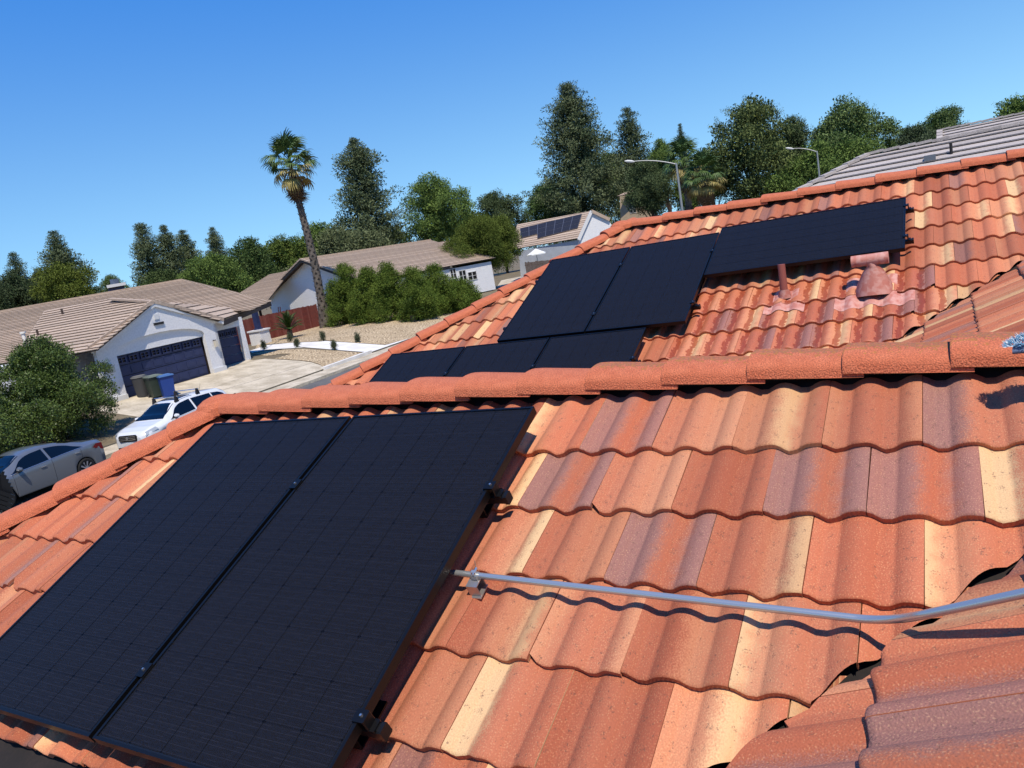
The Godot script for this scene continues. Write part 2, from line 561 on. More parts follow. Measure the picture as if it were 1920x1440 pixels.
func build_house():
	var house := thing("tiled_house", "terracotta tiled house with hips and a valley that carries the black solar panels", "house")
	var felt := grain(Color(0.10, 0.085, 0.08), Color(0.15, 0.12, 0.11), 0.8, 0.95, 31)
	var hidden := MB.new()
	# near wing: slope A faces us, ridge N, hip on the left
	var yN := -0.645
	var zN := -3.213
	var hipN := Vector3(-4.10, yN, zN)
	var nos := []
	for k in 6: nos.append(2.152 - 0.330 * k)
	var d1 := Vector3(1, 0, 1).normalized()
	var q2 := sqrt(0.5)
	lay_slope(house, hidden, Vector3(1, 0, 0), uA, nA, -1.948, nos, 0.330, -0.754, -6.4, 1.2,
		[[d1, (-7.31 + 0.02) * q2], [-d1, 2.235 * q2]], [Rect2(-3.71, 0.54, 2.11, 1.75)], 11)
	# main roof: slope B, ridge R, hip on the left
	var yR := 0.07
	var zR := -9.575
	var hipR := Vector3(-3.68, yR, zR)
	nos = []
	for k in 11: nos.append(8.262 - 0.378 * k)
	lay_slope(house, hidden, Vector3(1, 0, 0), uA, nA, -3.895, nos, 0.378, -0.935, -7.6, 3.4,
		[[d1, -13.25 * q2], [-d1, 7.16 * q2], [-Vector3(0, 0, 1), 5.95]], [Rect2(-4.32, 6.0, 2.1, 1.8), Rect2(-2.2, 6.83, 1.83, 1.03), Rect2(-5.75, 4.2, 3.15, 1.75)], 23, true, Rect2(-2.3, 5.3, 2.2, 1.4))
	# cross slope on the right: C behind the near ridge, D in front of it (one plane)
	nos = []
	for k in range(-4, 9): nos.append(-0.675 + 0.37 * k)
	var d2 := Vector3(1, 0, -1).normalized()
	lay_slope(house, hidden, Vector3(0, 0, 1), uD, nD, -0.992, nos, 0.37, -7.9, -12.0, -3.25,
		[[d1, -7.10 * q2], [d2, 4.10 * q2]], [], 37)
	nos = []
	for k in range(-3, 9): nos.append(-0.680 + 0.37 * k)
	lay_slope(house, hidden, Vector3(0, 0, 1), uD, nD, -1.010, nos, 0.37, -1.795, -3.35, 1.4,
		[[d1, -2.150 * q2]], [], 41)
	# the slopes turned away from us
	nos = []
	for k in 9: nos.append(-3.2 + 0.36 * k)
	var hs := func(hp: Vector3): return (hp).dot(uD)
	for hp in [hipN, hipR]:
		var dd: float = nD.dot(hp) - 0.05
		var n2 := []
		for k in 7: n2.append(uD.dot(hp) - 0.45 - 0.36 * k)
		lay_slope(house, hidden, Vector3(0, 0, 1), uD, nD, dd, n2, 0.36, hp.z, hp.z - 3.0, hp.z + 3.0,
			[[Vector3(-1, 0, -1).normalized(), -(hp.x + hp.z) * q2], [Vector3(-1, 0, 1).normalized(), (-hp.x + hp.z) * q2]], [], 51, false)
	var hm := part("covered_roof_tiles", hidden.commit(), tile_mats[0], house)
	hm.set_meta("kind", "stuff")
	# felt underlay below every slope
	var W := func(x, y, z): return C + Vector3(x, y, z)
	var yE := -1.64
	var tN := (yN - yE) / (sp / cp)
	var un := Vector3(0, -0.055, 0)
	deck(house, "underlay", [W.call(-4.1, yN, zN) + un, W.call(-4.1 - tN, yE, zN + tN) + un, W.call(-2.2 - zN - tN - 0.0, yE, zN + tN) + un, W.call(1.02, yN, zN) + un], felt)
	deck(house, "underlay", [W.call(-4.1, yN, zN) + un, W.call(1.02, yN, zN) + un, W.call(1.02 - tN, yE, zN - tN) + un, W.call(-4.1 - tN, yE, zN - tN) + un], felt)
	deck(house, "underlay", [W.call(-4.1, yN, zN) + un, W.call(-4.1 - tN, yE, zN - tN) + un, W.call(-4.1 - tN, yE, zN + tN) + un], felt)
	var tR := (yR - yE) / (sp / cp)
	deck(house, "underlay", [hipR + C + un, W.call(hipR.x - tR, yE, zR + tR) + un, W.call(-7.13 - zR - tR, yE, zR + tR) + un, W.call(-7.13 - zR, yR, zR) + un], felt)
	deck(house, "underlay", [hipR + C + un, W.call(hipR.x - tR, yE, zR - tR) + un, W.call(hipR.x - tR, yE, zR + tR) + un], felt)
	deck(house, "underlay", [hipR + C + un, W.call(6, yR, zR) + un, W.call(6, yE, zR - tR) + un, W.call(hipR.x - tR, yE, zR - tR) + un], felt)
	var xD := func(y): return (y * cp + 1.02) / sp
	deck(house, "underlay", [W.call(xD.call(yE), yE, 2.0) + un, W.call(xD.call(0.3), 0.3, 2.0) + un, W.call(xD.call(0.3), 0.3, -9.6) + un, W.call(xD.call(yE), yE, -7.13 - xD.call(yE)) + un], felt)
	deck(house, "underlay", [W.call(xD.call(0.3), 0.3, 2.0) + un, W.call(8.0, yE, 2.0) + un, W.call(8.0, yE, -9.6) + un, W.call(xD.call(0.3), 0.3, -9.6) + un], felt)
	# bright valley metal
	var zinc := mat(Color(0.62, 0.63, 0.62), 0.42, 0.7)
	for v in [[Vector3(-1.0, yE, -2.2 + 1.0), Vector3(1.02, yN, zN)], [Vector3(-1.04, yE, -7.13 + 1.04), Vector3(2.45, yR, -9.58)]]:
		var a: Vector3 = C + v[0] + Vector3(0, -0.025, 0)
		var b: Vector3 = C + v[1] + Vector3(0, -0.025, 0)
		var mb := MB.new()
		var w := 0.09
		var h := w * sp / cp
		mb.quad(a, a + Vector3(w, h, 0), b + Vector3(w, h, 0), b)
		mb.quad(a, b, b + Vector3(0, h, -w), a + Vector3(0, h, -w))
		part("valley_metal", mb.commit(), zinc, house)
	# ridge and hip caps
	var capy := Vector3(0, -0.045, 0)
	var plain := func(i): return cap_mats[0]
	lay_caps(house, C + Vector3(-4.0, yN, zN) + capy, Vector3(1, 0, 0), 15, 0.361, func(i): return cap_mats[0 if i < 7 else (1 if i < 10 else 2)], 3)
	var hd := Vector3(1, sp / cp, -1).normalized()
	lay_caps(house, C + hipN - hd * (0.372 * 9 - 0.02) + capy, hd, 9, 0.372, plain, 4)
	lay_caps(house, C + hipR + Vector3(0.16, 0, 0) + capy, Vector3(1, 0, 0), 15, 0.405, plain, 5)
	lay_caps(house, C + hipR - hd * (0.395 * 14 - 0.10) + capy, hd, 14, 0.395, plain, 6)
	# timber boards that fill the hollow of the caps
	var wood := mat(Color(0.16, 0.12, 0.10), 0.9)
	for q in [[hipN, Vector3(1.4, yN, zN)], [hipR, Vector3(6, yR, zR)], [hipN, hipN - hd * 3.3], [hipR, hipR - hd * 5.4]]:
		var a: Vector3 = C + q[0] + Vector3(0, -0.03, 0)
		var b: Vector3 = C + q[1] + Vector3(0, -0.03, 0)
		var dd := (b - a).normalized()
		var ss := dd.cross(Vector3.UP).normalized()
		var mb := MB.new()
		mb.box((a + b) * 0.5, Vector3(0.06, 0.10, (b - a).length()), Basis(ss, ss.cross(dd), -dd))
		part("ridge_board", mb.commit(), wood, house)
	# star caps where hip and ridge meet
	for hp in [hipN, hipR]:
		var mb := MB.new()
		for k in 14:
			for j in 5:
				var P := []
				for q in [[k, j], [k + 1, j], [k + 1, j + 1], [k, j + 1]]:
					var a: float = TAU * q[0] / 14.0
					var f: float = q[1] / 5.0
					var rr := 0.165 * sin(f * PI * 0.5)
					P.append(Vector3(rr * cos(a), 0.098 * pow(cos(f * PI * 0.5), 0.7) - 0.045 * f * f * (1.0 if cos(a) < 0.5 else 0.3), rr * sin(a)))
				mb.quad(P[0], P[3], P[2], P[1], Vector2(k / 14.0, j / 5.0), Vector2(k / 14.0, (j + 1) / 5.0), Vector2((k + 1) / 14.0, (j + 1) / 5.0), Vector2((k + 1) / 14.0, j / 5.0))
		part("hip_end_cap", mb.commit(), cap_mats[1], house, Transform3D(Basis(), C + hp + Vector3(-0.03, -0.035, 0.02)))
	# walls, fascias
	var stucco := grain(Color(0.60, 0.53, 0.43), Color(0.66, 0.59, 0.49), 1.2, 0.92, 33, 1.0)
	for w in [[Vector3(-5.75, 0, -5.15), Vector3(1.2, 3.05, -1.62)], [Vector3(-8.4, 0, -13.4), Vector3(6, 3.05, -6.35)], [Vector3(-0.45, 0, -6.35), Vector3(7.6, 3.05, 1.6)]]:
		var mb := MB.new()
		mb.box((w[0] + w[1]) * 0.5, w[1] - w[0])
		part("wall", mb.commit(), stucco, house)
	var fas := mat(Color(0.42, 0.36, 0.30), 0.8)
	var fb := MB.new()
	fb.box(C + Vector3(-3.1, -1.72, -1.22), Vector3(6.3, 0.16, 0.035))
	part("fascia", fb.commit(), fas, house)
	fb = MB.new()
	fb.box(C + Vector3(-3.1, -1.76, -1.42), Vector3(6.2, 0.02, 0.36))
	part("soffit", fb.commit(), stucco, house)

# ---------------------------------------------------------------- solar panels
var cell_mesh := {}
func make_panel_mats():
	var r := RandomNumberGenerator.new()
	r.seed = 77
	var lines := []
	for y in 1024: lines.append(r.randf_range(-1, 1))
	var nz := noise_img(256, 0.06, 8, 3)
	var t := img_tex(96, 1024, func(x, y):
		var c := Color(0.106, 0.107, 0.124)
		var k: float = lines[y] * 0.08 + (nz.get_pixel(x, y % 256).r - 0.5) * 0.12
		if y % 17 == 0 or y % 17 == 9 and (int(y / 17.0) * 7 + int(x / 24.0)) % 3 == 0: k += 0.42
		c = Color(c.r * (1 + k), c.g * (1 + k), c.b * (1 + k))
		var yy := fmod(y, 102.4)
		var ex := minf(x, 95 - x)
		var ey := minf(yy, 102.4 - yy)
		if ey < 1.0: c = c * 0.8
		if ex * 1.0 + ey * 1.2 < 3.6: c = Color(0.028, 0.028, 0.04)
		return c)
	M.cell = mat(Color.WHITE, 0.42)
	M.cell.albedo_texture = t
	M.back = mat(Color(0.035, 0.035, 0.045), 0.5)
	M.frame = mat(Color(0.085, 0.085, 0.09), 0.38, 0.5)
	M.glass = mat(Color(0.02, 0.02, 0.03, 0.05), 0.08)
	M.glass.metallic_specular = 0.18
	M.cell.metallic_specular = 0.15
	M.glass.transparency = BaseMaterial3D.TRANSPARENCY_ALPHA
	M.alu = mat(Color(0.16, 0.16, 0.165), 0.38, 0.7)
	M.bolt = mat(Color(0.82, 0.82, 0.80), 0.25, 0.9)

func solar_panel(x: float, s: float, w: float, h: float, d: float, label: String, group: String, turned := false):
	# x, s: lower left corner on the slope; d: offset of the glass plane
	var xf := Transform3D(Basis(Vector3(1, 0, 0), uA, nA), sl(x, s, d))
	var W := w
	var H := h
	if turned:                                  # long side across the slope
		xf = Transform3D(Basis(-uA, Vector3(1, 0, 0), nA), sl(x, s + h, d))
		W = h
		H = w
	var p := thing("solar_module", label, "solar panel", xf, group)
	var b := MB.new()
	var T := 0.038
	var L := 0.011
	for q in [[Vector3(L / 2, H / 2, -T / 2), Vector3(L, H, T)], [Vector3(W - L / 2, H / 2, -T / 2), Vector3(L, H, T)],
			[Vector3(W / 2, L / 2, -T / 2 - 0.0004), Vector3(W - 2 * L, L, T)], [Vector3(W / 2, H - L / 2, -T / 2 - 0.0004), Vector3(W - 2 * L, L, T)]]:
		b.box(q[0], q[1])
	part("frame", b.commit(), M.frame, p)
	b = MB.new()
	b.box(Vector3(W / 2, H / 2, -0.0085), Vector3(W - 2 * L, H - 2 * L, 0.004))
	part("backsheet", b.commit(), M.back, p)
	var mg := 0.008
	var cw := (W - 2 * L - 2 * mg) / 6.0
	var key := "%.3f_%.3f" % [W, H]
	if not cell_mesh.has(key):
		var cm := MB.new()
		cm.quad(Vector3(0.0018, 0, 0), Vector3(cw - 0.0018, 0, 0), Vector3(cw - 0.0018, H - 2 * L - 2 * mg, 0), Vector3(0.0018, H - 2 * L - 2 * mg, 0), Vector2(0, 1), Vector2(1, 1), Vector2(1, 0), Vector2(0, 0))
		cell_mesh[key] = cm.commit()
	for i in 6:
		part("cell_column", cell_mesh[key], M.cell, p, Transform3D(Basis(), Vector3(L + mg + cw * i, L + mg, -0.0045)))
	b = MB.new()
	b.quad(Vector3(L, L, -0.0015), Vector3(W - L, L, -0.0015), Vector3(W - L, H - L, -0.0015), Vector3(L, H - L, -0.0015))
	part("cover_glass", b.commit(), M.glass, p)

func rail(x0: float, x1: float, s: float, d: float, ends: Array, mids: Array, label: String, group: String, hooks: Array):
	# bar below the panels, end clamps with a stub, mid clamps between panels; d = glass plane
	var xf := Transform3D(Basis(Vector3(1, 0, 0), uA, nA), sl(0, s, d))
	var p := thing("mounting_rail", label, "rail", xf, group)
	var b := MB.new()
	b.cbox(Vector3((x0 + x1) / 2, 0, -0.062), Vector3(0.036, 0.042, x1 - x0), 0.006, Basis(Vector3(0, 1, 0), Vector3(0, 0, 1), Vector3(1, 0, 0)))
	part("bar", b.commit(), M.alu, p)
	for e in ends:
		var k := MB.new()
		k.cbox(Vector3(e[0] + e[1] * 0.004, 0, 0.0035), Vector3(0.046, 0.042, 0.008), 0.003)
		k.cbox(Vector3(e[0] + e[1] * 0.022, 0, -0.018), Vector3(0.010, 0.042, 0.036), 0.003)
		k.cbox(Vector3(e[0] + e[1] * 0.030, 0, -0.038), Vector3(0.030, 0.042, 0.008), 0.003)
		var c := part("end_clamp", k.commit(), M.frame, p)
		var bt := MB.new()
		bt.tube([Vector3(e[0] + e[1] * 0.008, 0, 0.0075), Vector3(e[0] + e[1] * 0.008, 0, 0.012), Vector3(e[0] + e[1] * 0.008, 0, 0.0135)], [0.0065, 0.0065, 0.004], 10)
		part("bolt", bt.commit(), M.bolt, c)
		k = MB.new()                             # plastic end cap on the bar
		k.cbox(Vector3(e[0] + e[1] * 0.060, 0, -0.060), Vector3(0.040, 0.046, 0.014), 0.004, Basis(Vector3(0, 1, 0), Vector3(0, 0, 1), Vector3(1, 0, 0)))
		part("end_cap", k.commit(), M.alu, p)
	for x in mids:
		var k := MB.new()
		k.cbox(Vector3(x, 0, 0.003), Vector3(0.040, 0.058, 0.006), 0.002)
		k.box(Vector3(x, 0, -0.022), Vector3(0.012, 0.05, 0.044))
		var c := part("mid_clamp", k.commit(), M.frame, p)
		var bt := MB.new()
		bt.tube([Vector3(x, 0, 0.006), Vector3(x, 0, 0.011), Vector3(x, 0, 0.0125)], [0.0065, 0.0065, 0.004], 10)
		part("bolt", bt.commit(), M.bolt, c)
	for x in hooks:
		var k := MB.new()
		k.box(Vector3(x, -0.03, -0.105), Vector3(0.04, 0.008, 0.075))
		k.box(Vector3(x, 0.05, -0.141), Vector3(0.04, 0.16, 0.007))
		part("roof_hook", k.commit(), M.alu, p)

func build_solar():
	make_panel_mats()
	var dN := -1.7595
	solar_panel(-3.712, 0.548, 1.042, 1.736, dN, "near black solar panel beside the hip on the near roof slope", "solar panels on the near slope")
	solar_panel(-2.646, 0.548, 1.042, 1.736, dN, "near black solar panel beside the metal conduit on the near roof slope", "solar panels on the near slope")
	rail(-3.76, -1.548, 1.790, dN, [[-1.604, 1]], [-2.658], "upper black mounting rail under the two near solar panels", "rails of the near panels", [-3.4, -2.4, -1.68])
	rail(-3.76, -1.548, 0.812, dN, [[-1.604, 1]], [-2.658], "lower black mounting rail under the two near solar panels", "rails of the near panels", [-3.4, -2.4, -1.68])
	var dB := -3.70
	solar_panel(-4.318, 6.005, 1.040, 1.785, dB, "upright solar panel of the upper row, beside the far hip", "solar panels on the main slope")
	solar_panel(-3.258, 6.005, 1.040, 1.785, dB, "upright solar panel of the upper row, beside the sideways panel", "solar panels on the main slope")
	solar_panel(-2.198, 6.830, 1.828, 1.040, dB + 0.012, "black solar panel laid sideways above the roof vents", "solar panels on the main slope", true)
	solar_panel(-5.757, 4.172, 1.040, 1.785, dB, "lower row solar panel at the end beside the far hip", "solar panels on the main slope")
	solar_panel(-4.697, 4.172, 1.040, 1.785, dB, "middle solar panel of the lower row of three", "solar panels on the main slope")
	solar_panel(-3.637, 4.172, 1.040, 1.785, dB, "lower row solar panel at the end beside bare roof tiles", "solar panels on the main slope")
	rail(-4.40, -2.165, 7.36, dB, [[-2.218, 1]], [-3.268], "rail high under the upper row of upright solar panels", "rails of the main array", [-4.0, -3.0])
	rail(-4.40, -2.165, 6.33, dB, [[-2.218, 1]], [-3.268], "rail low under the upper row of upright solar panels", "rails of the main array", [-4.0, -3.0])
	rail(-2.10, -0.318, 7.68, dB + 0.012, [[-0.370, 1]], [], "rail along the upper edge of the sideways solar panel", "rails of the main array", [-1.9, -0.9])
	rail(-2.10, -0.318, 7.05, dB + 0.012, [[-0.370, 1]], [], "rail along the lower edge of the sideways solar panel", "rails of the main array", [-1.9, -0.9])
	rail(-5.83, -2.545, 5.45, dB, [[-2.597, 1]], [-4.707, -3.647], "rail under the lower row of three solar panels", "rails of the main array", [-5.4, -4.2, -3.0])

func build_roof_items():
	# conduit along the slope, bent upwards over the valley
	var g := mat(Color(0.74, 0.75, 0.74), 0.26, 0.7)
	var con := thing("conduit", "bent galvanised metal conduit running from the near panels across the tiles", "conduit")
	var path := []
	var q0 := sl(-1.64, 1.436, -1.850)
	var q1 := sl(-0.29, 1.392, -1.850)
	var q3 := onplane(1800, 1138, nD, -0.895)
	var q4 := onplane(1990, 1097, nD, -0.885)
	path = [q0, q0.lerp(q1, 0.5), q1]
	for k in range(1, 6):
		var t := k / 6.0
		var mid := sl(-0.20, 1.388, -1.850)
		path.append(q1.lerp(mid, t).lerp(mid.lerp(onplane(1740, 1151, nD, -0.90), t), t))
	path.append(onplane(1740, 1151, nD, -0.90)); path.append(q3); path.append(q4)
	var rad := []
	for p in path: rad.append(0.0115)
	var b := MB.new()
	b.tube(path, rad, 14)
	part("pipe", b.commit(), g, con)
	b = MB.new()
	var pc := sl(-1.532, 1.430, -1.850)
	b.tube([pc - Vector3(0.011, 0, 0), pc + Vector3(0.011, 0, 0)], [0.0155, 0.0155], 14)
	b.box(pc + nA * 0.018, Vector3(0.02, 0.012, 0.012), Basis(Vector3(1, 0, 0), uA, nA))
	var cl := part("strap", b.commit(), g, con)
	b = MB.new()
	b.tube([pc + nA * 0.017 - uA * 0.012, pc + nA * 0.017 + uA * 0.02], [0.006, 0.006], 8)
	b.tube([pc + nA * 0.02 + uA * 0.02, pc + nA * 0.045 + uA * 0.03], [0.0018, 0.0015], 6)
	part("screw", b.commit(), M.bolt, cl)
	# strut block below the strap: open channel on the tile
	b = MB.new()
	var bc := sl(-1.536, 1.412, -1.884)
	var bs := Basis(Vector3(1, 0, 0), uA, nA)
	b.box(bc + nA * 0.024, Vector3(0.046, 0.05, 0.004), bs)
	b.box(bc - uA * 0.024, Vector3(0.046, 0.004, 0.05), bs)
	b.box(bc + uA * 0.024, Vector3(0.046, 0.004, 0.05), bs)
	b.box(bc - nA * 0.024 - uA * 0.004, Vector3(0.052, 0.064, 0.004), bs)
	part("strut_block", b.commit(), mat(Color(0.74, 0.72, 0.70), 0.35, 0.8), con)
	# painted flue pipe with its flashing
	var paint := img_tex(128, 128, func(x, y):
		var k: float = M.n1.get_pixel(x, y).r
		return Color(0.69, 0.43, 0.37).lerp(Color(0.76, 0.57, 0.52), smoothstep(0.30, 0.60, k)))
	var pm := mat(Color.WHITE, 0.75)
	pm.albedo_texture = paint
	pm.uv1_triplanar = true
	pm.uv1_scale = Vector3.ONE * 3.0
	var fl := thing("vent_pipe", "red painted upright vent pipe with a metal flashing below the sideways panel", "pipe")
	var base := sl(-1.395, 6.50, -3.85)
	b = MB.new()
	b.tube([base, base + Vector3(0, 0.30, 0)], [0.035, 0.034], 14)
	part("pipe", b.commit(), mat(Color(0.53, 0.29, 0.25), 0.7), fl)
	b = MB.new()
	b.tube([base - Vector3(0, 0.02, 0), base + Vector3(0, 0.045, 0), base + Vector3(0, 0.06, 0)], [0.062, 0.05, 0.037], 14, false)
	part("collar", b.commit(), pm, fl)
	part("flashing", flash_mesh(-1.56, -1.20, 6.24, 6.34, -1.50, -1.27, 6.60), pm, fl)
	# T-topped hooded vent with a wide flashing apron
	var hv := thing("roof_vent", "pinkish painted hooded roof vent with tee top on a wavy flashing apron", "roof vent")
	part("flashing", flash_mesh(-0.94, -0.30, 6.17, 6.34, -0.86, -0.44, 6.66), pm, hv)
	b = MB.new()
	var c0 := sl(-0.62, 6.44, -3.85)
	b.tube([c0 + Vector3(0, -0.06, 0.02), c0 + Vector3(0, 0.05, 0), c0 + Vector3(0, 0.16, -0.03), c0 + Vector3(0, 0.20, -0.03)], [0.165, 0.14, 0.085, 0.05], 20, false)
	part("hood", b.commit(), pm, hv)
	b = MB.new()
	var c1 := c0 + Vector3(-0.02, 0.262, -0.03)
	b.tube([c1 - Vector3(0.15, 0, 0), c1 + Vector3(0.15, 0, 0)], [0.052, 0.052], 16)
	part("tee_pipe", b.commit(), pm, hv)
	b = MB.new()
	b.tube([c0 + Vector3(0, 0.19, -0.03), c1], [0.045, 0.045], 12)
	part("stem", b.commit(), pm, hv)
	# shard of a broken tile lying in the valley
	var sh := thing("broken_tile_piece", "curved broken roof tile piece lying in the valley beside cut tiles", "tile piece")
	b = MB.new()
	for i in 10:
		for j in 3:
			var P := []
			for q in [[i, j], [i + 1, j], [i + 1, j + 1], [i, j + 1]]:
				var a: float = PI * (q[0] / 10.0) * 0.85
				var rr := 0.045 + 0.004 * sin(q[0] * 2.3)
				P.append(Vector3(rr * cos(a), 0.042 * q[1] + 0.012 * sin(q[0] * 1.7) * (1 if q[1] == 3 else 0), rr * sin(a)))
			b.quad(P[0], P[1], P[2], P[3], Vector2(0.3 + i * 0.03, j * 0.1), Vector2(0.33 + i * 0.03, j * 0.1), Vector2(0.33 + i * 0.03, 0.1 + j * 0.1), Vector2(0.3 + i * 0.03, 0.1 + j * 0.1))
			var Q := []
			for p in P: Q.append(Vector3(p.x * 0.74, p.y, p.z * 0.74))
			b.quad(Q[3], Q[2], Q[1], Q[0])
			if j == 0: b.quad(P[0], Q[0], Q[1], P[1])
			if j == 2: b.quad(P[3], P[2], Q[2], Q[3])
	part("shard", b.commit(), tile_mats[21], sh, Transform3D(Basis(Vector3(1, 0, 0), uA, nA) * Basis(Vector3(0, 0, 1), -0.9), sl(-0.42, 1.06, -1.925)))
	# blue fleece cleaning pad reaching in over the ridge
	var br := thing("cleaning_pad", "blue and white fleecy cleaning pad held over the near ridge", "cleaning pad")
	var e0 := C + Vector3(0.138, -0.580, -2.905)
	var dirb := Vector3(1, 0.03, 0.10).normalized()
	b = MB.new()
	b.cbox(e0 + dirb * 0.22 + Vector3(0, -0.012, 0), Vector3(0.10, 0.016, 0.42), 0.006, Basis(dirb.cross(Vector3.UP).normalized(), Vector3.UP, -dirb))
	part("backing", b.commit(), mat(Color(0.30, 0.36, 0.46), 0.9), br)
	b = MB.new()
	var b2 := MB.new()
	rng.seed = 5
	for i in 2600:
		var l := rng.randf() * 0.42
		var w := rng.randf_range(-0.055, 0.055)
		var edge := minf(1.0, l / 0.05)
		var o := e0 + dirb * (l - 0.01) + dirb.cross(Vector3.UP).normalized() * w * (0.5 + 0.5 * edge) + Vector3(0, 0.002 + 0.026 * edge * (1.0 - pow(absf(w) / 0.06, 2.0)), 0)
		var dd := Vector3(rng.randf_range(-1, 0.6), rng.randf_range(0.0, 1.0), rng.randf_range(-0.8, 1)).normalized() * rng.randf_range(0.012, 0.024)
		var s := dd.cross(Vector3(rng.randf(), rng.randf(), rng.randf())).normalized() * 0.0022
		(b if rng.randf() < 0.7 else b2).tri(o - s, o + s, o + dd)
	var fz := mat(Color(0.38, 0.56, 0.68), 0.95)
	fz.cull_mode = BaseMaterial3D.CULL_DISABLED
	var fw := mat(Color(0.82, 0.88, 0.90), 0.95)
	fw.cull_mode = BaseMaterial3D.CULL_DISABLED
	part("blue_fleece", b.commit(), fz, br)
	part("white_fleece", b2.commit(), fw, br)

func flash_mesh(x0, x1, s0, s1, n0, n1, s2) -> ArrayMesh:
	# sheet dressed over the rolls: wide apron s0..s1, then a narrower tongue up to s2
	var b := MB.new()
	var hh := func(x): return roll(x + 0.935 + 0.022) * 0.9 + 0.018
	for seg in [[x0, x1, s0, s1], [n0, n1, s1, s2]]:
		var k := int(ceil((seg[1] - seg[0]) / 0.012))
		for i in k:
			var xa: float = lerpf(seg[0], seg[1], float(i) / k)
			var xb: float = lerpf(seg[0], seg[1], float(i + 1) / k)
			var da: float = seg[2] + (0.02 * sin(xa * 17.0) if seg[2] == s0 else 0.0)
			var db: float = seg[2] + (0.02 * sin(xb * 17.0) if seg[2] == s0 else 0.0)
			b.quad(sl(xa, da, -3.887 + hh.call(xa)), sl(xb, db, -3.887 + hh.call(xb)), sl(xb, seg[3], -3.882 + hh.call(xb)), sl(xa, seg[3], -3.882 + hh.call(xa)))
	return b.commit()

# ---------------------------------------------------------------- ground, street, yards
func ground_sheet(poly: PackedVector2Array, lift: float) -> ArrayMesh:
	# outline in (e, t); follows the breaks of the ground profile
	var b := MB.new()
	for band in [[-900.0, -31.0], [-31.0, -25.4], [-25.4, 900.0]]:
		var clipr := PackedVector2Array([Vector2(band[0], -900), Vector2(band[1], -900), Vector2(band[1], 900), Vector2(band[0], 900)])
		for piece in Geometry2D.intersect_polygons(poly, clipr):
			var idx := Geometry2D.triangulate_polygon(piece)
			for i in range(0, idx.size(), 3):
				var w := []
				for k in 3:
					var q: Vector2 = piece[idx[i + k]]
					var eps := 0.0001 if q.x <= band[0] + 0.001 else (-0.0001 if q.x >= band[1] - 0.001 else 0.0)
					w.append(gon(q.x + eps, q.y, lift))
				if (w[1] - w[0]).cross(w[2] - w[0]).y < 0: w = [w[0], w[2], w[1]]
				b.tri(w[0], w[1], w[2], Vector2(w[0].x, w[0].z), Vector2(w[1].x, w[1].z), Vector2(w[2].x, w[2].z))
	return b.commit()
func ets(p: Vector3) -> Vector2: return Vector2(p.dot(te), p.dot(tt))
func pxpoly(list: Array) -> PackedVector2Array:
	var r := PackedVector2Array()
	for q in list:
		if q is Vector2: r.append(q)
		else: r.append(ets(gpt(q[0], q[1])))
	return r
func rect(e0, e1, t0, t1) -> PackedVector2Array:
	return PackedVector2Array([Vector2(e0, t0), Vector2(e1, t0), Vector2(e1, t1), Vector2(e0, t1)])

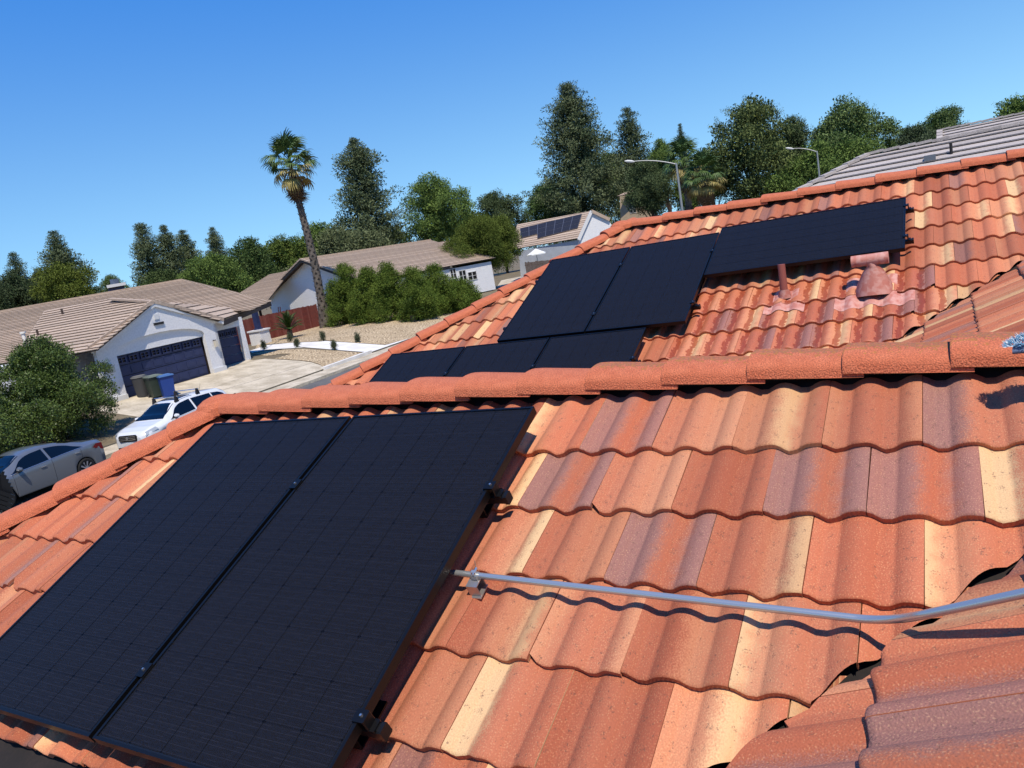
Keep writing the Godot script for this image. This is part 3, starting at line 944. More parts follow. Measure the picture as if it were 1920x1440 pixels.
func build_ground():
	M.dirt = grain(Color(0.38, 0.33, 0.25), Color(0.47, 0.43, 0.33), 9.0, 0.95, 201, 1.0)
	M.asphalt = grain(Color(0.33, 0.325, 0.315), Color(0.41, 0.40, 0.385), 5.0, 0.92, 203, 1.0)
	M.concrete = grain(Color(0.64, 0.595, 0.505), Color(0.79, 0.745, 0.655), 7.0, 0.9, 205, 0.6, 0.3, 0.02)
	M.joint = mat(Color(0.46, 0.43, 0.38), 0.95)
	M.pale = grain(Color(0.80, 0.785, 0.75), Color(0.88, 0.87, 0.84), 4.0, 0.85, 207, 0.4, 0.3)
	M.gravel = grain(Color(0.47, 0.39, 0.28), Color(0.86, 0.78, 0.64), 7.0, 0.95, 209, 5.0, 0.85)
	M.patio = grain(Color(0.36, 0.35, 0.33), Color(0.44, 0.43, 0.40), 2.0, 0.9, 211, 0.6)
	var g := struct("ground", ground_sheet(PackedVector2Array([Vector2(-850, -300), Vector2(600, -300), Vector2(600, 880), Vector2(-850, 880)]), 0.0), M.dirt)
	struct("street", ground_sheet(rect(-23.9, -13.6, -200, 700), 0.012), M.asphalt)
	struct("patio", ground_sheet(rect(-12.0, 14.0, -14, 20), 0.010), M.patio)
	for s in [[-24.05, -23.9, "kerb"], [-13.6, -13.45, "kerb"]]:
		var b := MB.new()
		b.box(et((s[0] + s[1]) * 0.5, 100, 0.07), Vector3(0.15, 0.16, 400), Basis(te, Vector3.UP, -tt))
		struct(s[2], b.commit(), M.concrete)
	for s in [[-25.38, -24.05], [-13.45, -12.05]]:
		var b := MB.new()
		b.box(et((s[0] + s[1]) * 0.5, 100, 0.066), Vector3(s[1] - s[0], 0.16, 400), Basis(te, Vector3.UP, -tt))
		struct("pavement", b.commit(), M.concrete)
	# driveway in front of the garage
	var rim := ets(gpt(606, 693))
	struct("driveway", ground_sheet(PackedVector2Array([Vector2(-31.4, 24.2), Vector2(-25.3, 23.2), Vector2(-25.3, rim.y + 0.2)]) + pxpoly([[600, 685], [585, 680], [560, 677], [515, 674], [475, 676]]) + PackedVector2Array([Vector2(-33.2, 37.2), Vector2(-33.2, 33.4), Vector2(-31.4, 33.4)]), 0.014), M.concrete)
	for k in [[[300, 768], [585, 681]], [[330, 752], [480, 700]]]:
		var a := gpt(k[0][0], k[0][1])
		var c := gpt(k[1][0], k[1][1])
		var w := (c - a).cross(Vector3.UP).normalized() * 0.03
		var b := MB.new()
		b.quad(a - w + Vector3(0, 0.02, 0), a + w + Vector3(0, 0.02, 0), c + w + Vector3(0, 0.02, 0), c - w + Vector3(0, 0.02, 0))
		struct("driveway_joint", b.commit(), M.joint)
	struct("gravel_bed", ground_sheet(pxpoly([[474, 664], [505, 658], [558, 655], [625, 658], [684, 663], [640, 678], [606, 690], [600, 684], [585, 679], [560, 676], [515, 673], [548, 664], [500, 668]]), 0.024), M.gravel)
	struct("gravel_bed", ground_sheet(pxpoly([[478, 656], [500, 646], [540, 643], [600, 640], [650, 642], [722, 647], [770, 637], [870, 604], [900, 575], [860, 570], [640, 592], [560, 606], [490, 630]]), 0.018), M.gravel)
	struct("path", ground_sheet(pxpoly([[467, 659], [500, 648], [540, 644], [600, 641], [650, 643], [722, 648], [770, 638], [790, 645], [700, 668], [687, 661], [625, 656.5], [558, 653], [505, 656], [473, 662]]), 0.03), M.pale)
	# low white kerb between the lower gravel and the pavement
	var a := gpt(606, 694)
	var c := gpt(694, 662)
	var kb := MB.new()
	var kd := (c - a).normalized()
	kb.box((a + c) * 0.5 + Vector3(0, 0.05, 0), Vector3(0.28, 0.22, (c - a).length()), Basis(kd.cross(Vector3.UP).normalized(), Vector3.UP, -kd))
	struct("garden_kerb", kb.commit(), M.pale)
	# the street climbs round a bend far away: pale concrete in front of the round tree
	struct("far_driveway", ground_sheet(pxpoly([[930, 541], [1000, 524], [1010, 512], [940, 526]]), 0.03), M.concrete)

# ---------------------------------------------------------------- neighbouring houses
# plane through three (px, py, distance) triples; returns [origin, x axis (level), y axis (up the plane), normal]
func plane3(a: Array, b: Array, c: Array) -> Array:
	var A := at(a[0], a[1], a[2])
	var B := at(b[0], b[1], b[2])
	var D := at(c[0], c[1], c[2])
	return planep(A, B, D)
func planep(A: Vector3, B: Vector3, D: Vector3) -> Array:
	var n := (B - A).cross(D - A).normalized()
	if n.dot(C - A) < 0: n = -n
	var x := Vector3.UP.cross(n).normalized()
	if absf(n.y) > 0.999: x = Vector3.RIGHT
	return [A, x, n.cross(x), n]
func onpl(pl: Array, px, py) -> Vector2:
	var q := ray(px, py)
	var P: Vector3 = C + q * (pl[3].dot(pl[0] - C) / pl[3].dot(q))
	return Vector2((P - pl[0]).dot(pl[1]), (P - pl[0]).dot(pl[2]))
func pxon(pl: Array, list: Array) -> PackedVector2Array:
	var r := PackedVector2Array()
	for q in list: r.append(onpl(pl, q[0], q[1]))
	return r
func wpt(pl: Array, q: Vector2, off := 0.0) -> Vector3: return pl[0] + pl[1] * q.x + pl[2] * q.y + pl[3] * off

# flat-tile roof: each course of tiles is a strip of its own whose lower edge stands proud
func course_roof(parent: Node, pl: Array, poly: PackedVector2Array, expo: float, mats: Array, sd: int):
	var rf := group_part("roof_slope", parent)
	var r := RandomNumberGenerator.new()
	r.seed = sd
	var lo := INF
	var hi := -INF
	for q in poly:
		lo = minf(lo, q.y)
		hi = maxf(hi, q.y)
	var y := lo
	while y < hi:
		var band := PackedVector2Array([Vector2(-500, y), Vector2(500, y), Vector2(500, y + expo), Vector2(-500, y + expo)])
		var mt: Material = mats[r.randi() % mats.size()]
		for piece in Geometry2D.intersect_polygons(poly, band):
			var b := MB.new()
			var p: PackedVector2Array = piece
			if Geometry2D.is_polygon_clockwise(p): p.reverse()
			# tile body 35 mm thick that stands clear of the course below, so a real groove runs under each edge
			var W := []
			var lift := []
			for q in p:
				var k := 1.0 - (q.y - y) / expo
				W.append(wpt(pl, q, 0.056 * k))
				lift.append(k)
			var idx := Geometry2D.triangulate_polygon(p)
			for i in range(0, idx.size(), 3):
				b.tri(W[idx[i]], W[idx[i + 1]], W[idx[i + 2]], p[idx[i]], p[idx[i + 1]], p[idx[i + 2]])
				var dn: Vector3 = pl[3] * -0.035
				b.tri(W[idx[i]] + dn, W[idx[i + 2]] + dn, W[idx[i + 1]] + dn)
			for i in p.size():
				var k := (i + 1) % p.size()
				var f: Vector3 = pl[3] * -0.035
				b.quad(W[i] + f, W[k] + f, W[k], W[i], p[i], p[k], p[k], p[i])
			part("tile_course", b.commit(), mt, rf)
		y += expo
	part("underlay", poly_mesh(poly, pl[0] - pl[3] * 0.04, pl[1], pl[2], 0.03), M.brown, rf)

func wall(parent: Node, called: String, pl: Array, poly: PackedVector2Array, thick: float, m: Material, off := 0.0) -> MeshInstance3D:
	return part(called, poly_mesh(poly, pl[0] + pl[3] * off, pl[1], pl[2], thick), m, parent)
func bar(parent: Node, called: String, a: Vector3, b: Vector3, w: float, h: float, m: Material, upv := Vector3.UP) -> MeshInstance3D:
	var d := (b - a).normalized()
	var s := d.cross(upv).normalized()
	var k := MB.new()
	k.box((a + b) * 0.5, Vector3(w, h, (b - a).length()), Basis(s, d.cross(s) * -1.0, -d))
	return part(called, k.commit(), m, parent)

func vframe(o: Vector3, x: Vector3) -> Array:      # vertical frame with level axis x
	return [o, x, Vector3.UP, x.cross(Vector3.UP)]
func R2(x0, y0, x1, y1) -> PackedVector2Array:
	return PackedVector2Array([Vector2(x0, y0), Vector2(x1, y0), Vector2(x1, y1), Vector2(x0, y1)])
# window: recessed pane with frame and glazing bars, all standing on the wall frame
func window(parent: Node, fr: Array, x0, y0, x1, y1, frame_m: Material, cols := 2, rows := 1):
	var w := part("window", poly_mesh(R2(x0, y0, x1, y1), fr[0] + fr[3] * 0.012, fr[1], fr[2], 0.02), M.pane, parent)
	var b := MB.new()
	var fb := Basis(fr[1], fr[2], fr[3])
	var o: Vector3 = fr[0] + fr[3] * 0.03
	var t := 0.05
	for q in [[(x0 + x1) / 2, y0, x1 - x0 + t, t], [(x0 + x1) / 2, y1, x1 - x0 + t, t]]:
		b.box(o + fr[1] * q[0] + fr[2] * q[1], Vector3(q[2], q[3], 0.07), fb)
	for i in cols + 1: b.box(o + fr[1] * lerpf(x0, x1, float(i) / cols) + fr[2] * (y0 + y1) / 2, Vector3(t, y1 - y0 - t, 0.068), fb)
	for i in range(1, rows): b.box(o + fr[1] * (x0 + x1) / 2 + fr[2] * lerpf(y0, y1, float(i) / rows), Vector3(x1 - x0 - t, 0.03, 0.05), fb)
	part("frame", b.commit(), frame_m, w)

func build_neighbours():
	M.white = grain(Color(0.83, 0.83, 0.83), Color(0.88, 0.88, 0.875), 1.1, 0.9, 221, 3.0, 0.3, 0.03)
	M.trim = mat(Color(0.80, 0.80, 0.79), 0.8)
	M.navy = grain(Color(0.125, 0.155, 0.285), Color(0.15, 0.185, 0.33), 2.0, 0.55, 223)
	M.pane = mat(Color(0.07, 0.08, 0.10), 0.08)
	M.brown = mat(Color(0.22, 0.17, 0.14), 0.8)
	M.black = mat(Color(0.10, 0.09, 0.09), 0.7)
	var tan_tiles := []
	for i in 3: tan_tiles.append(grain(Color(0.64, 0.565, 0.49).darkened(0.05 * i), Color(0.76, 0.68, 0.60).darkened(0.04 * i), 1.7, 0.9, 231 + i, 1.5, 0.5, 0.03))
	M.tan_tiles = tan_tiles
	garage_house(tan_tiles)
	white_house(tan_tiles)
	far_houses(tan_tiles)

func garage_house(tiles: Array):
	var gr := 0.95
	var h := thing("garage_house", "white stucco house with navy double garage door and brown flat tile roof", "house")
	var fr := vframe(et(-31.3, 0, 0), tt)                    # garage front: x = t, y = height
	var rake := func(t): return 5.20 - absf(t - 29.28) * 0.392
	var outline := PackedVector2Array([Vector2(25.35, gr), Vector2(25.35, rake.call(25.35)), Vector2(29.28, 5.20), Vector2(33.2, rake.call(33.2)), Vector2(33.2, gr), Vector2(32.2, gr), Vector2(32.2, 3.20)])
	for k in range(1, 12):
		var a := PI * k / 12.0
		outline.append(Vector2(29.3 + 2.9 * cos(a), 3.20 + 0.56 * sin(a)))
	outline.append(Vector2(26.4, 3.20))
	outline.append(Vector2(26.4, gr))
	wall(h, "front_wall", fr, outline, 0.22, M.white)
	var ty := PackedVector2Array([Vector2(26.2, 3.05), Vector2(32.4, 3.05), Vector2(32.4, 3.9), Vector2(26.2, 3.9)])
	wall(h, "arch_panel", fr, ty, 0.10, M.white, -0.14)
	# double door: four sections, eight lights
	var door := group_part("garage_door", h)
	var dfr := vframe(et(-31.62, 0, 0), tt)
	for i in 4:
		wall(door, "door_section", dfr, R2(26.45, gr + 0.02 + i * 0.528, 32.15, gr + 0.515 + i * 0.528), 0.05, M.navy)
		for k in 8:
			if i < 3: wall(door, "raised_field", dfr, R2(26.58 + k * 0.70, gr + 0.11 + i * 0.528, 27.10 + k * 0.70, gr + 0.43 + i * 0.528), 0.02, M.navy, 0.018)
	for k in 8: window(door, [dfr[0], dfr[1], dfr[2], dfr[3]], 26.60 + k * 0.70, gr + 1.70, 27.08 + k * 0.70, gr + 1.98, M.navy, 2, 2)
	wall(h, "door_backing", vframe(et(-31.70, 0, 0), tt), R2(25.6, gr, 33.1, 3.2), 0.05, M.brown)
	# plinths, vent, lamps
	bar(h, "plinth", et(-31.27, 25.35, gr + 0.12), et(-31.27, 26.4, gr + 0.12), 0.08, 0.24, M.trim)
	bar(h, "plinth", et(-31.27, 32.2, gr + 0.12), et(-31.27, 33.2, gr + 0.12), 0.08, 0.24, M.trim)
	wall(h, "gable_vent", fr, R2(29.12, 4.42, 29.42, 4.68), 0.05, M.trim, 0.04)
	wall(h, "gable_sill", fr, R2(29.0, 4.14, 29.62, 4.26), 0.14, M.black, 0.07)
	for t in [25.85, 32.72]:
		var l := group_part("wall_lamp", h)
		bar(l, "bracket", et(-31.3, t, 2.72), et(-31.1, t, 2.72), 0.05, 0.05, M.black)
		bar(l, "lantern", et(-31.14, t, 2.35), et(-31.14, t, 2.68), 0.16, 0.16, mat(Color(0.75, 0.72, 0.65), 0.4), Vector3.RIGHT)
	# third bay, set back
	var f2 := vframe(et(-32.9, 0, 0), tt)
	var o2 := PackedVector2Array([Vector2(33.1, gr), Vector2(33.1, 3.62), Vector2(37.15, 3.62), Vector2(37.15, gr), Vector2(36.75, gr), Vector2(36.75, 3.1), Vector2(34.5, 3.1), Vector2(34.5, gr)])
	wall(h, "bay_wall", f2, o2, 0.2, M.white)
	var d2 := group_part("single_door", h)
	for i in 4: wall(d2, "door_section", vframe(et(-33.15, 0, 0), tt), R2(34.5, gr + 0.02 + i * 0.535, 36.75, gr + 0.525 + i * 0.535), 0.05, M.navy)
	for k in 4: window(d2, vframe(et(-33.15, 0, 0), tt), 34.62 + k * 0.54, gr + 1.72, 35.0 + k * 0.54, gr + 1.98, M.navy, 2, 1)
	wall(h, "side_wall", vframe(et(-31.3, 33.2, 0), -te), R2(0.0, gr, 1.7, 3.6), 0.2, M.white)
	var body := MB.new()
	body.box(et(-38.9, 31.2, 2.2), Vector3(10.4, 2.5, 11.6), Basis(te, Vector3.UP, -tt))
	part("rear_walls", body.commit(), M.white, h)
	# roofs
	var G := et(-31.24, 29.28, 5.30)
	var eL := et(-31.24, 25.05, 3.66)
	var P1 := plane3([340, 525, 60], [-60, 595, 60], [120, 650, 49])
	course_roof(h, P1, pxon(P1, [[-70, 597], [0, 584], [203, 549], [340, 525], [425, 545], [507, 565], [470, 582], [400, 585], [290, 580], [200, 600], [120, 668], [40, 676], [-70, 690]]), 0.36, tiles, 1)
	var PS := planep(G, eL, at(84, 583, 53))
	course_roof(h, PS, pxon(PS, [[84, 583], [205, 561], [287, 567], [182, 655], [120, 668], [40, 678], [56, 627]]), 0.36, tiles, 2)
	var Q1 := et(-31.24, 33.75, 3.70)
	var Q2 := at(468, 581, 53)
	var P3 := planep(G, Q1, Q2)
	course_roof(h, P3, pxon(P3, [[287, 566], [350, 570], [468, 580], [410, 601]]), 0.40, tiles, 3)
	var P4 := plane3([340, 526, 61], [507, 566, 64], [400, 590, 55])
	bar(h, "fascia", Q1 - Vector3(0, 0.16, 0), Q2 - Vector3(0, 0.16, 0), 0.06, 0.30, M.brown)
	bar(h, "fascia", Q2 - Vector3(0, 0.16, 0), at(507, 566, 62) - Vector3(0, 0.16, 0), 0.06, 0.30, M.brown)
	for s in [[G, eL], [G, Q1]]:
		bar(h, "rake_board", s[0] - Vector3(0, 0.13, 0), s[1] - Vector3(0, 0.13, 0), 0.07, 0.20, M.trim)
		# barge tiles lapping down the rake
		var n := 11
		for k in n:
			var a: Vector3 = s[0].lerp(s[1], float(k) / n) + te * 0.01 + Vector3(0, 0.03, 0)
			var b: Vector3 = s[0].lerp(s[1], (k + 1.12) / n) + te * 0.01 + Vector3(0, 0.055, 0)
			bar(h, "barge_tile", a, b, 0.10, 0.20, tiles[k % 3])
	bar(h, "ridge_tile", at(205, 560.5, 47), G + Vector3(0, 0.03, 0), 0.26, 0.10, tiles[1])
	bar(h, "hip_tile", at(340, 524.5, 60), at(507, 564.5, 63), 0.26, 0.10, tiles[1])
	bar(h, "ridge_tile", at(340, 524, 60), at(-70, 596, 60), 0.26, 0.10, tiles[2])
	# roof vents on the slope
	for q in [[118, 590], [72, 630]]:
		var w := onpl(PS, q[0], q[1])
		var p := wpt(PS, w)
		var b := MB.new()
		b.tube([p, p + Vector3(0, 0.35, 0)], [0.06, 0.06], 8)
		part("vent_pipe", b.commit(), M.brown, h)
	var w5 := wpt(P1, onpl(P1, 50, 650))
	var vb := MB.new()
	vb.tube([w5 + Vector3(0, -0.1, 0), w5 + Vector3(0, 0.75, 0)], [0.10, 0.10], 10)
	vb.tube([w5 + Vector3(0, 0.75, 0), w5 + Vector3(0, 0.85, 0)], [0.16, 0.16], 10)
	part("flue", vb.commit(), M.pale, h)
	# porch pillar: white pedestal, navy post
	var pb := gpt(491, 645)
	var b := MB.new()
	b.box(pb + Vector3(0, 0.52, 0), Vector3(1.10, 1.04, 1.10), Basis(te, Vector3.UP, -tt))
	b.box(pb + Vector3(0, 1.10, 0), Vector3(1.26, 0.12, 1.26), Basis(te, Vector3.UP, -tt))
	part("pedestal", b.commit(), M.white, h)
	b = MB.new()
	b.box(pb + Vector3(0, 1.95, 0), Vector3(0.36, 1.6, 0.36), Basis(te, Vector3.UP, -tt))
	b.box(pb + Vector3(0, 1.22, 0), Vector3(0.5, 0.12, 0.5), Basis(te, Vector3.UP, -tt))
	part("post", b.commit(), M.navy, h)

func white_house(tiles: Array):
	var h := thing("gable_house", "white house with a broad shaded gable behind the red fence and palm", "house")
	var ga := deg_to_rad(73)
	var rd := Vector3(cos(ga), 0, -sin(ga))                 # ridge direction, away from us
	var gx := Vector3(sin(ga), 0, cos(ga))                  # along the gable, to the right
	var apex := at(577, 487, 80)
	var pl := vframe(Vector3(apex.x, 0, apex.z) , gx)
	pl[0] = apex
	var L := onpl(pl, 503, 561)
	var sl2 := L.y / L.x
	var g := 0.95 - apex.y
	var xr := -L.x * 0.98
	wall(h, "gable_wall", pl, PackedVector2Array([Vector2(L.x + 0.25, g), Vector2(L.x + 0.25, sl2 * (L.x + 0.25)), Vector2(0, 0), Vector2(xr - 0.25, -sl2 * (xr - 0.25)), Vector2(xr - 0.25, g)]), 0.2, M.white, 0.0)
	var oh := 0.75
	var A := apex - rd * oh + Vector3(0, 0.12, 0)
	var EL := wpt(pl, L) - rd * oh + Vector3(0, 0.12, 0)
	var ER := wpt(pl, Vector2(xr, -sl2 * xr)) - rd * oh + Vector3(0, 0.12, 0)
	var len := 16.5
	for s in [[EL, 1.0], [ER, -1.0]]:
		var E: Vector3 = s[0]
		var P := planep(A, E, A + rd * 5)
		if P[3].y < 0: P = [P[0], -P[1], P[2], -P[3]]
		P[2] = P[3].cross(P[1])
		var poly := PackedVector2Array()
		for q in [A, A + rd * len, E + rd * len, E]: poly.append(Vector2((q - P[0]).dot(P[1]), (q - P[0]).dot(P[2])))
		course_roof(h, P, poly, 0.42, tiles, 11)
		bar(h, "rake_board", A - Vector3(0, 0.14, 0), E - Vector3(0, 0.14, 0), 0.08, 0.26, M.black)
		var n := 14
		for k in n:
			bar(h, "barge_tile", A.lerp(E, float(k) / n) + Vector3(0, 0.05, 0), A.lerp(E, (k + 1.1) / n) + Vector3(0, 0.09, 0), 0.16, 0.14, tiles[k % 3])
	bar(h, "ridge_tile", A + Vector3(0, 0.05, 0), A + rd * len + Vector3(0, 0.05, 0), 0.3, 0.12, tiles[1])
	var bd := MB.new()
	bd.box(apex + rd * 7.7 + gx * (L.x + xr) * 0.5 + Vector3(0, (L.y + g) * 0.5, 0), Vector3(xr - L.x - 0.6, L.y - g - 0.2, 15.2), Basis(gx, Vector3.UP, -rd))
	part("side_walls", bd.commit(), M.white, h)
	# wing at the far end: its gable looks along the street
	var P2 := plane3([785, 449, 94], [848, 452, 90], [815, 502, 82])
	course_roof(h, P2, pxon(P2, [[757, 468], [848, 450], [842, 460], [815, 502], [745, 528], [700, 528]]), 0.42, tiles, 12)
	var wv := vframe(at(849, 453, 88), Vector3(cos(deg_to_rad(50)), 0, -sin(deg_to_rad(50))))
	wall(h, "wing_wall", wv, pxon(wv, [[849, 454], [816, 503], [818, 545], [908, 538], [908, 500]]), 0.25, M.white)
	var sw := vframe(apex + gx * (xr - 0.3), rd)
	for q in [[846, 503, 853, 523], [863, 506, 872, 528], [879, 508, 892, 526]]:
		var a := onpl(sw, q[0], q[3])
		var c := onpl(sw, q[2], q[1])
		window(h, sw, a.x, a.y, c.x, c.y, M.trim, 2, 2)
	bar(h, "rake_board", wpt(wv, onpl(wv, 849, 451), 0.3), wpt(wv, onpl(wv, 815, 503), 0.3), 0.1, 0.28, M.black)
	# low wing to the left, behind the gable
	var P5 := plane3([545, 508, 88], [500, 517, 88], [480, 560, 78])
	course_roof(h, P5, pxon(P5, [[546, 507], [505, 515], [452, 548], [440, 570], [500, 566]]), 0.42, tiles, 13)
	# ladder and white cloth at the wall, by the fence
	var lw := onpl(pl, 536, 573)
	var lad := thing("ladder", "orange step ladder leaning by the white gable wall", "ladder")
	var lp := wpt(pl, lw, 0.8)
	for s in [-0.22, 0.22]: bar(lad, "stile", Vector3(lp.x, 0.95, lp.z) + gx * (s + 0.3) - rd * 0.5, lp + gx * s, 0.07, 0.07, mat(Color(0.62, 0.26, 0.14), 0.6))
	for k in 8: bar(lad, "rung", Vector3(lp.x, 0.95, lp.z).lerp(lp, (k + 1) / 9.0) + gx * (-0.22 + 0.3 * (1 - (k + 1) / 9.0)) - rd * 0.5 * (1 - (k + 1) / 9.0), Vector3(lp.x, 0.95, lp.z).lerp(lp, (k + 1) / 9.0) + gx * (0.22 + 0.3 * (1 - (k + 1) / 9.0)) - rd * 0.5 * (1 - (k + 1) / 9.0), 0.06, 0.03, mat(Color(0.75, 0.74, 0.72), 0.4, 0.5))

func hip_roof_house(called, label, corners: Array, ridge: Array, walltop: float, tiles: Array, wm: Material, sd: int) -> Node3D:
	# corners: four eave corners, ridge: two points; all world
	var h := thing(called, label, "house")
	var f := [[0, 1, ridge[1], ridge[0]], [1, 2, ridge[1]], [2, 3, ridge[0], ridge[1]], [3, 0, ridge[0]]]
	for q in f:
		var pts := [corners[q[0]], corners[q[1]]]
		for k in range(2, q.size()): pts.append(q[k])
		var P := planep(pts[0], pts[1], pts[2])
		if P[3].y < 0:
			P[3] = -P[3]
		P[1] = Vector3.UP.cross(P[3]).normalized()
		P[2] = P[3].cross(P[1])
		var poly := PackedVector2Array()
		for p in pts: poly.append(Vector2((p - P[0]).dot(P[1]), (p - P[0]).dot(P[2])))
		course_roof(h, P, poly, 0.36, tiles, sd)
	for q in [[ridge[0], ridge[1]], [ridge[0], corners[0]], [ridge[1], corners[1]], [ridge[1], corners[2]], [ridge[0], corners[3]]]:
		var n := int(ceil((q[1] - q[0]).length() / 0.42))
		for k in n:
			bar(h, "ridge_tile", q[0].lerp(q[1], float(k) / n) + Vector3(0, 0.05, 0), q[0].lerp(q[1], (k + 1.0) / n) + Vector3(0, 0.075, 0), 0.24, 0.07, tiles[(k + 1) % tiles.size()])
	var cx: Vector3 = (corners[0] + corners[1] + corners[2] + corners[3]) * 0.25
	var ax: Vector3 = (corners[1] - corners[0])
	var az: Vector3 = (corners[3] - corners[0])
	var b := MB.new()
	b.box(Vector3(cx.x, corners[0].y * 0.5, cx.z), Vector3(ax.length() - 0.9, corners[0].y - 0.1, az.length() - 0.9), Basis(ax.normalized(), Vector3.UP, ax.normalized().cross(Vector3.UP)))
	part("walls", b.commit(), wm, h)
	return h

func far_houses(tiles: Array):
	var beige := grain(Color(0.62, 0.55, 0.45), Color(0.68, 0.61, 0.51), 2.0, 0.9, 251)
	var grey := []
	for i in 3: grey.append(grain(Color(0.62, 0.585, 0.56).darkened(0.05 * i), Color(0.74, 0.71, 0.685).darkened(0.04 * i), 0.9, 0.9, 261 + i, 1.5, 0.55, 0.05))
	# next door, behind our own main ridge
	var ra := at(1628, 292, 24)
	var rb := at(2020, 230, 24)
	rb.y = ra.y
	var dir := (rb - ra).normalized()
	var back := Vector3(dir.z, 0, -dir.x)
	if back.dot(ra - C) < 0: back = -back
	var hw := 4.6
	var eh := ra.y - hw * 0.40
	var cs := []
	for q in [[ra, -1, -1], [rb, 1, -1], [rb, 1, 1], [ra, -1, 1]]:
		var p: Vector3 = q[0] + dir * hw * q[1] + back * hw * q[2]
		p.y = eh
		cs.append(p)
	var h4 := hip_roof_house("grey_roof_house", "beige house next door with grey flat tile hip roof behind our ridge", cs, [ra, rb], eh, grey, beige, 21)
	var pf := planep(cs[0], cs[1], ra)
	var pp := wpt(pf, onpl(pf, 1784, 290))
	var b := MB.new()
	b.tube([pp, pp + Vector3(0, 0.30, 0)], [0.035, 0.035], 8)
	part("vent_pipe", b.commit(), M.black, h4)
	pp = wpt(pf, onpl(pf, 1744, 302))
	b = MB.new()
	b.box(pp + Vector3(0, 0.08, 0), Vector3(0.26, 0.14, 0.26))
	part("box_vent", b.commit(), mat(Color(0.42, 0.44, 0.46), 0.5, 0.4), h4)
	# behind it a second grey roof
	ra = at(1762, 246, 42)
	rb = at(2080, 196, 42)
	rb.y = ra.y
	dir = (rb - ra).normalized()
	cs = []
	eh = ra.y - 2.0
	for q in [[ra, 0.0, -1], [rb, 1, -1], [rb, 1, 1], [ra, 0.0, 1]]:
		var p: Vector3 = q[0] + dir * 5 * q[1] + back * 5 * q[2]
		p.y = eh
		cs.append(p)
	hip_roof_house("grey_roof_house", "farther grey tile roofed house rising behind the next-door roof", cs, [ra, rb], eh, grey, beige, 22)
	# house with its own solar panels, past the round tree
	var h3 := thing("solar_house", "pale grey house with white gable and solar panels on its tan roof", "house")
	var top := at(1108, 395, 92)
	var P := plane3([1108, 396, 92], [975, 421, 98], [1082, 448, 87])
	course_roof(h3, P, pxon(P, [[1108, 396], [970, 421], [955, 470], [985, 463], [1084, 447]]), 0.5, tiles, 31)
	var sv := vframe(at(1083, 449, 87), P[1] if P[1].dot(cr) > 0 else -P[1])
	var palew := grain(Color(0.66, 0.68, 0.70), Color(0.72, 0.74, 0.76), 3.0, 0.85, 271)
	wall(h3, "side_wall", sv, pxon(sv, [[970, 472], [1084, 449], [1092, 500], [975, 535]]), 0.2, palew, -0.3)
	var gv := vframe(at(1085, 449, 87), (sv[1] + sv[1].cross(Vector3.UP) * -1.2).normalized())
	wall(h3, "gable_wall", gv, pxon(gv, [[1086, 449], [1108, 398], [1140, 412], [1160, 440], [1160, 500], [1092, 510]]), 0.2, M.white)
	bar(h3, "rake_board", wpt(gv, onpl(gv, 1084, 450), 0.2), wpt(gv, onpl(gv, 1108, 396), 0.2), 0.12, 0.35, M.trim)
	bar(h3, "rake_board", wpt(gv, onpl(gv, 1108, 396), 0.2), wpt(gv, onpl(gv, 1142, 412), 0.2), 0.12, 0.35, tiles[1])
	var pm := mat(Color(0.17, 0.17, 0.19), 0.4)
	pm.metallic_specular = 0.2
	var pmf := mat(Color(0.5, 0.5, 0.52), 0.4, 0.6)
	for r in 3:
		for k in 7:
			if r == 0 and k < 2: continue
			# rows run along the slope between four corner pixels
			var u0 := (k + 0.03) / 7.0
			var u1 := (k + 0.97) / 7.0
			var v0 := (r + 0.03) / 3.0
			var v1 := (r + 0.97) / 3.0
			var f := func(u, v): return Vector2(lerpf(lerpf(978, 1084, u), lerpf(976, 1092, u), v) , lerpf(lerpf(457, 429, u), lerpf(430, 403, u), v))
			var cc := PackedVector2Array()
			for q in [f.call(u0, v0), f.call(u1, v0), f.call(u1, v1), f.call(u0, v1)]: cc.append(onpl(P, q.x, q.y))
			var o := thing("small_solar_module", "small dark solar panel in rows on the tan neighbour roof", "solar panel", Transform3D(), "solar panels on the neighbour roof")
			part("glass", poly_mesh(cc, P[0] + P[3] * 0.17, P[1], P[2], 0.03), pm, o)
			var c2 := PackedVector2Array()
			var mid := (cc[0] + cc[1] + cc[2] + cc[3]) * 0.25
			for q in cc: c2.append(mid + (q - mid) * 1.06)
			part("frame", poly_mesh(c2, P[0] + P[3] * 0.155, P[1], P[2], 0.04), pmf, o)
	# two-storey house between the redwoods
	var h6 := thing("two_storey_house", "beige two storey house peeping out between tall conifers", "house")
	var f6 := vframe(at(1195, 420, 118), Vector3(cos(deg_to_rad(10)), 0, -sin(deg_to_rad(10))))
	wall(h6, "front_wall", f6, pxon(f6, [[1162, 365], [1190, 352], [1222, 352], [1222, 440], [1165, 450]]), 0.3, beige)
	for q in [[1182, 384, 1191, 400]]:
		var a := onpl(f6, q[0], q[3])
		var c := onpl(f6, q[2], q[1])
		window(h6, f6, a.x, a.y, c.x, c.y, M.trim, 2, 2)
	var P6 := plane3([1160, 366, 117], [1300, 346, 117], [1230, 338, 122])
	course_roof(h6, P6, pxon(P6, [[1157, 368], [1192, 352], [1225, 345], [1228, 354]]), 0.5, tiles, 35)
	# purple-grey house and chimney far beyond the garage roof
	var h7 := thing("far_house", "small lilac grey house with a metal chimney behind the garage roof", "house")
	var f7 := vframe(at(218, 545, 120), Vector3(cos(deg_to_rad(60)), 0, -sin(deg_to_rad(60))))
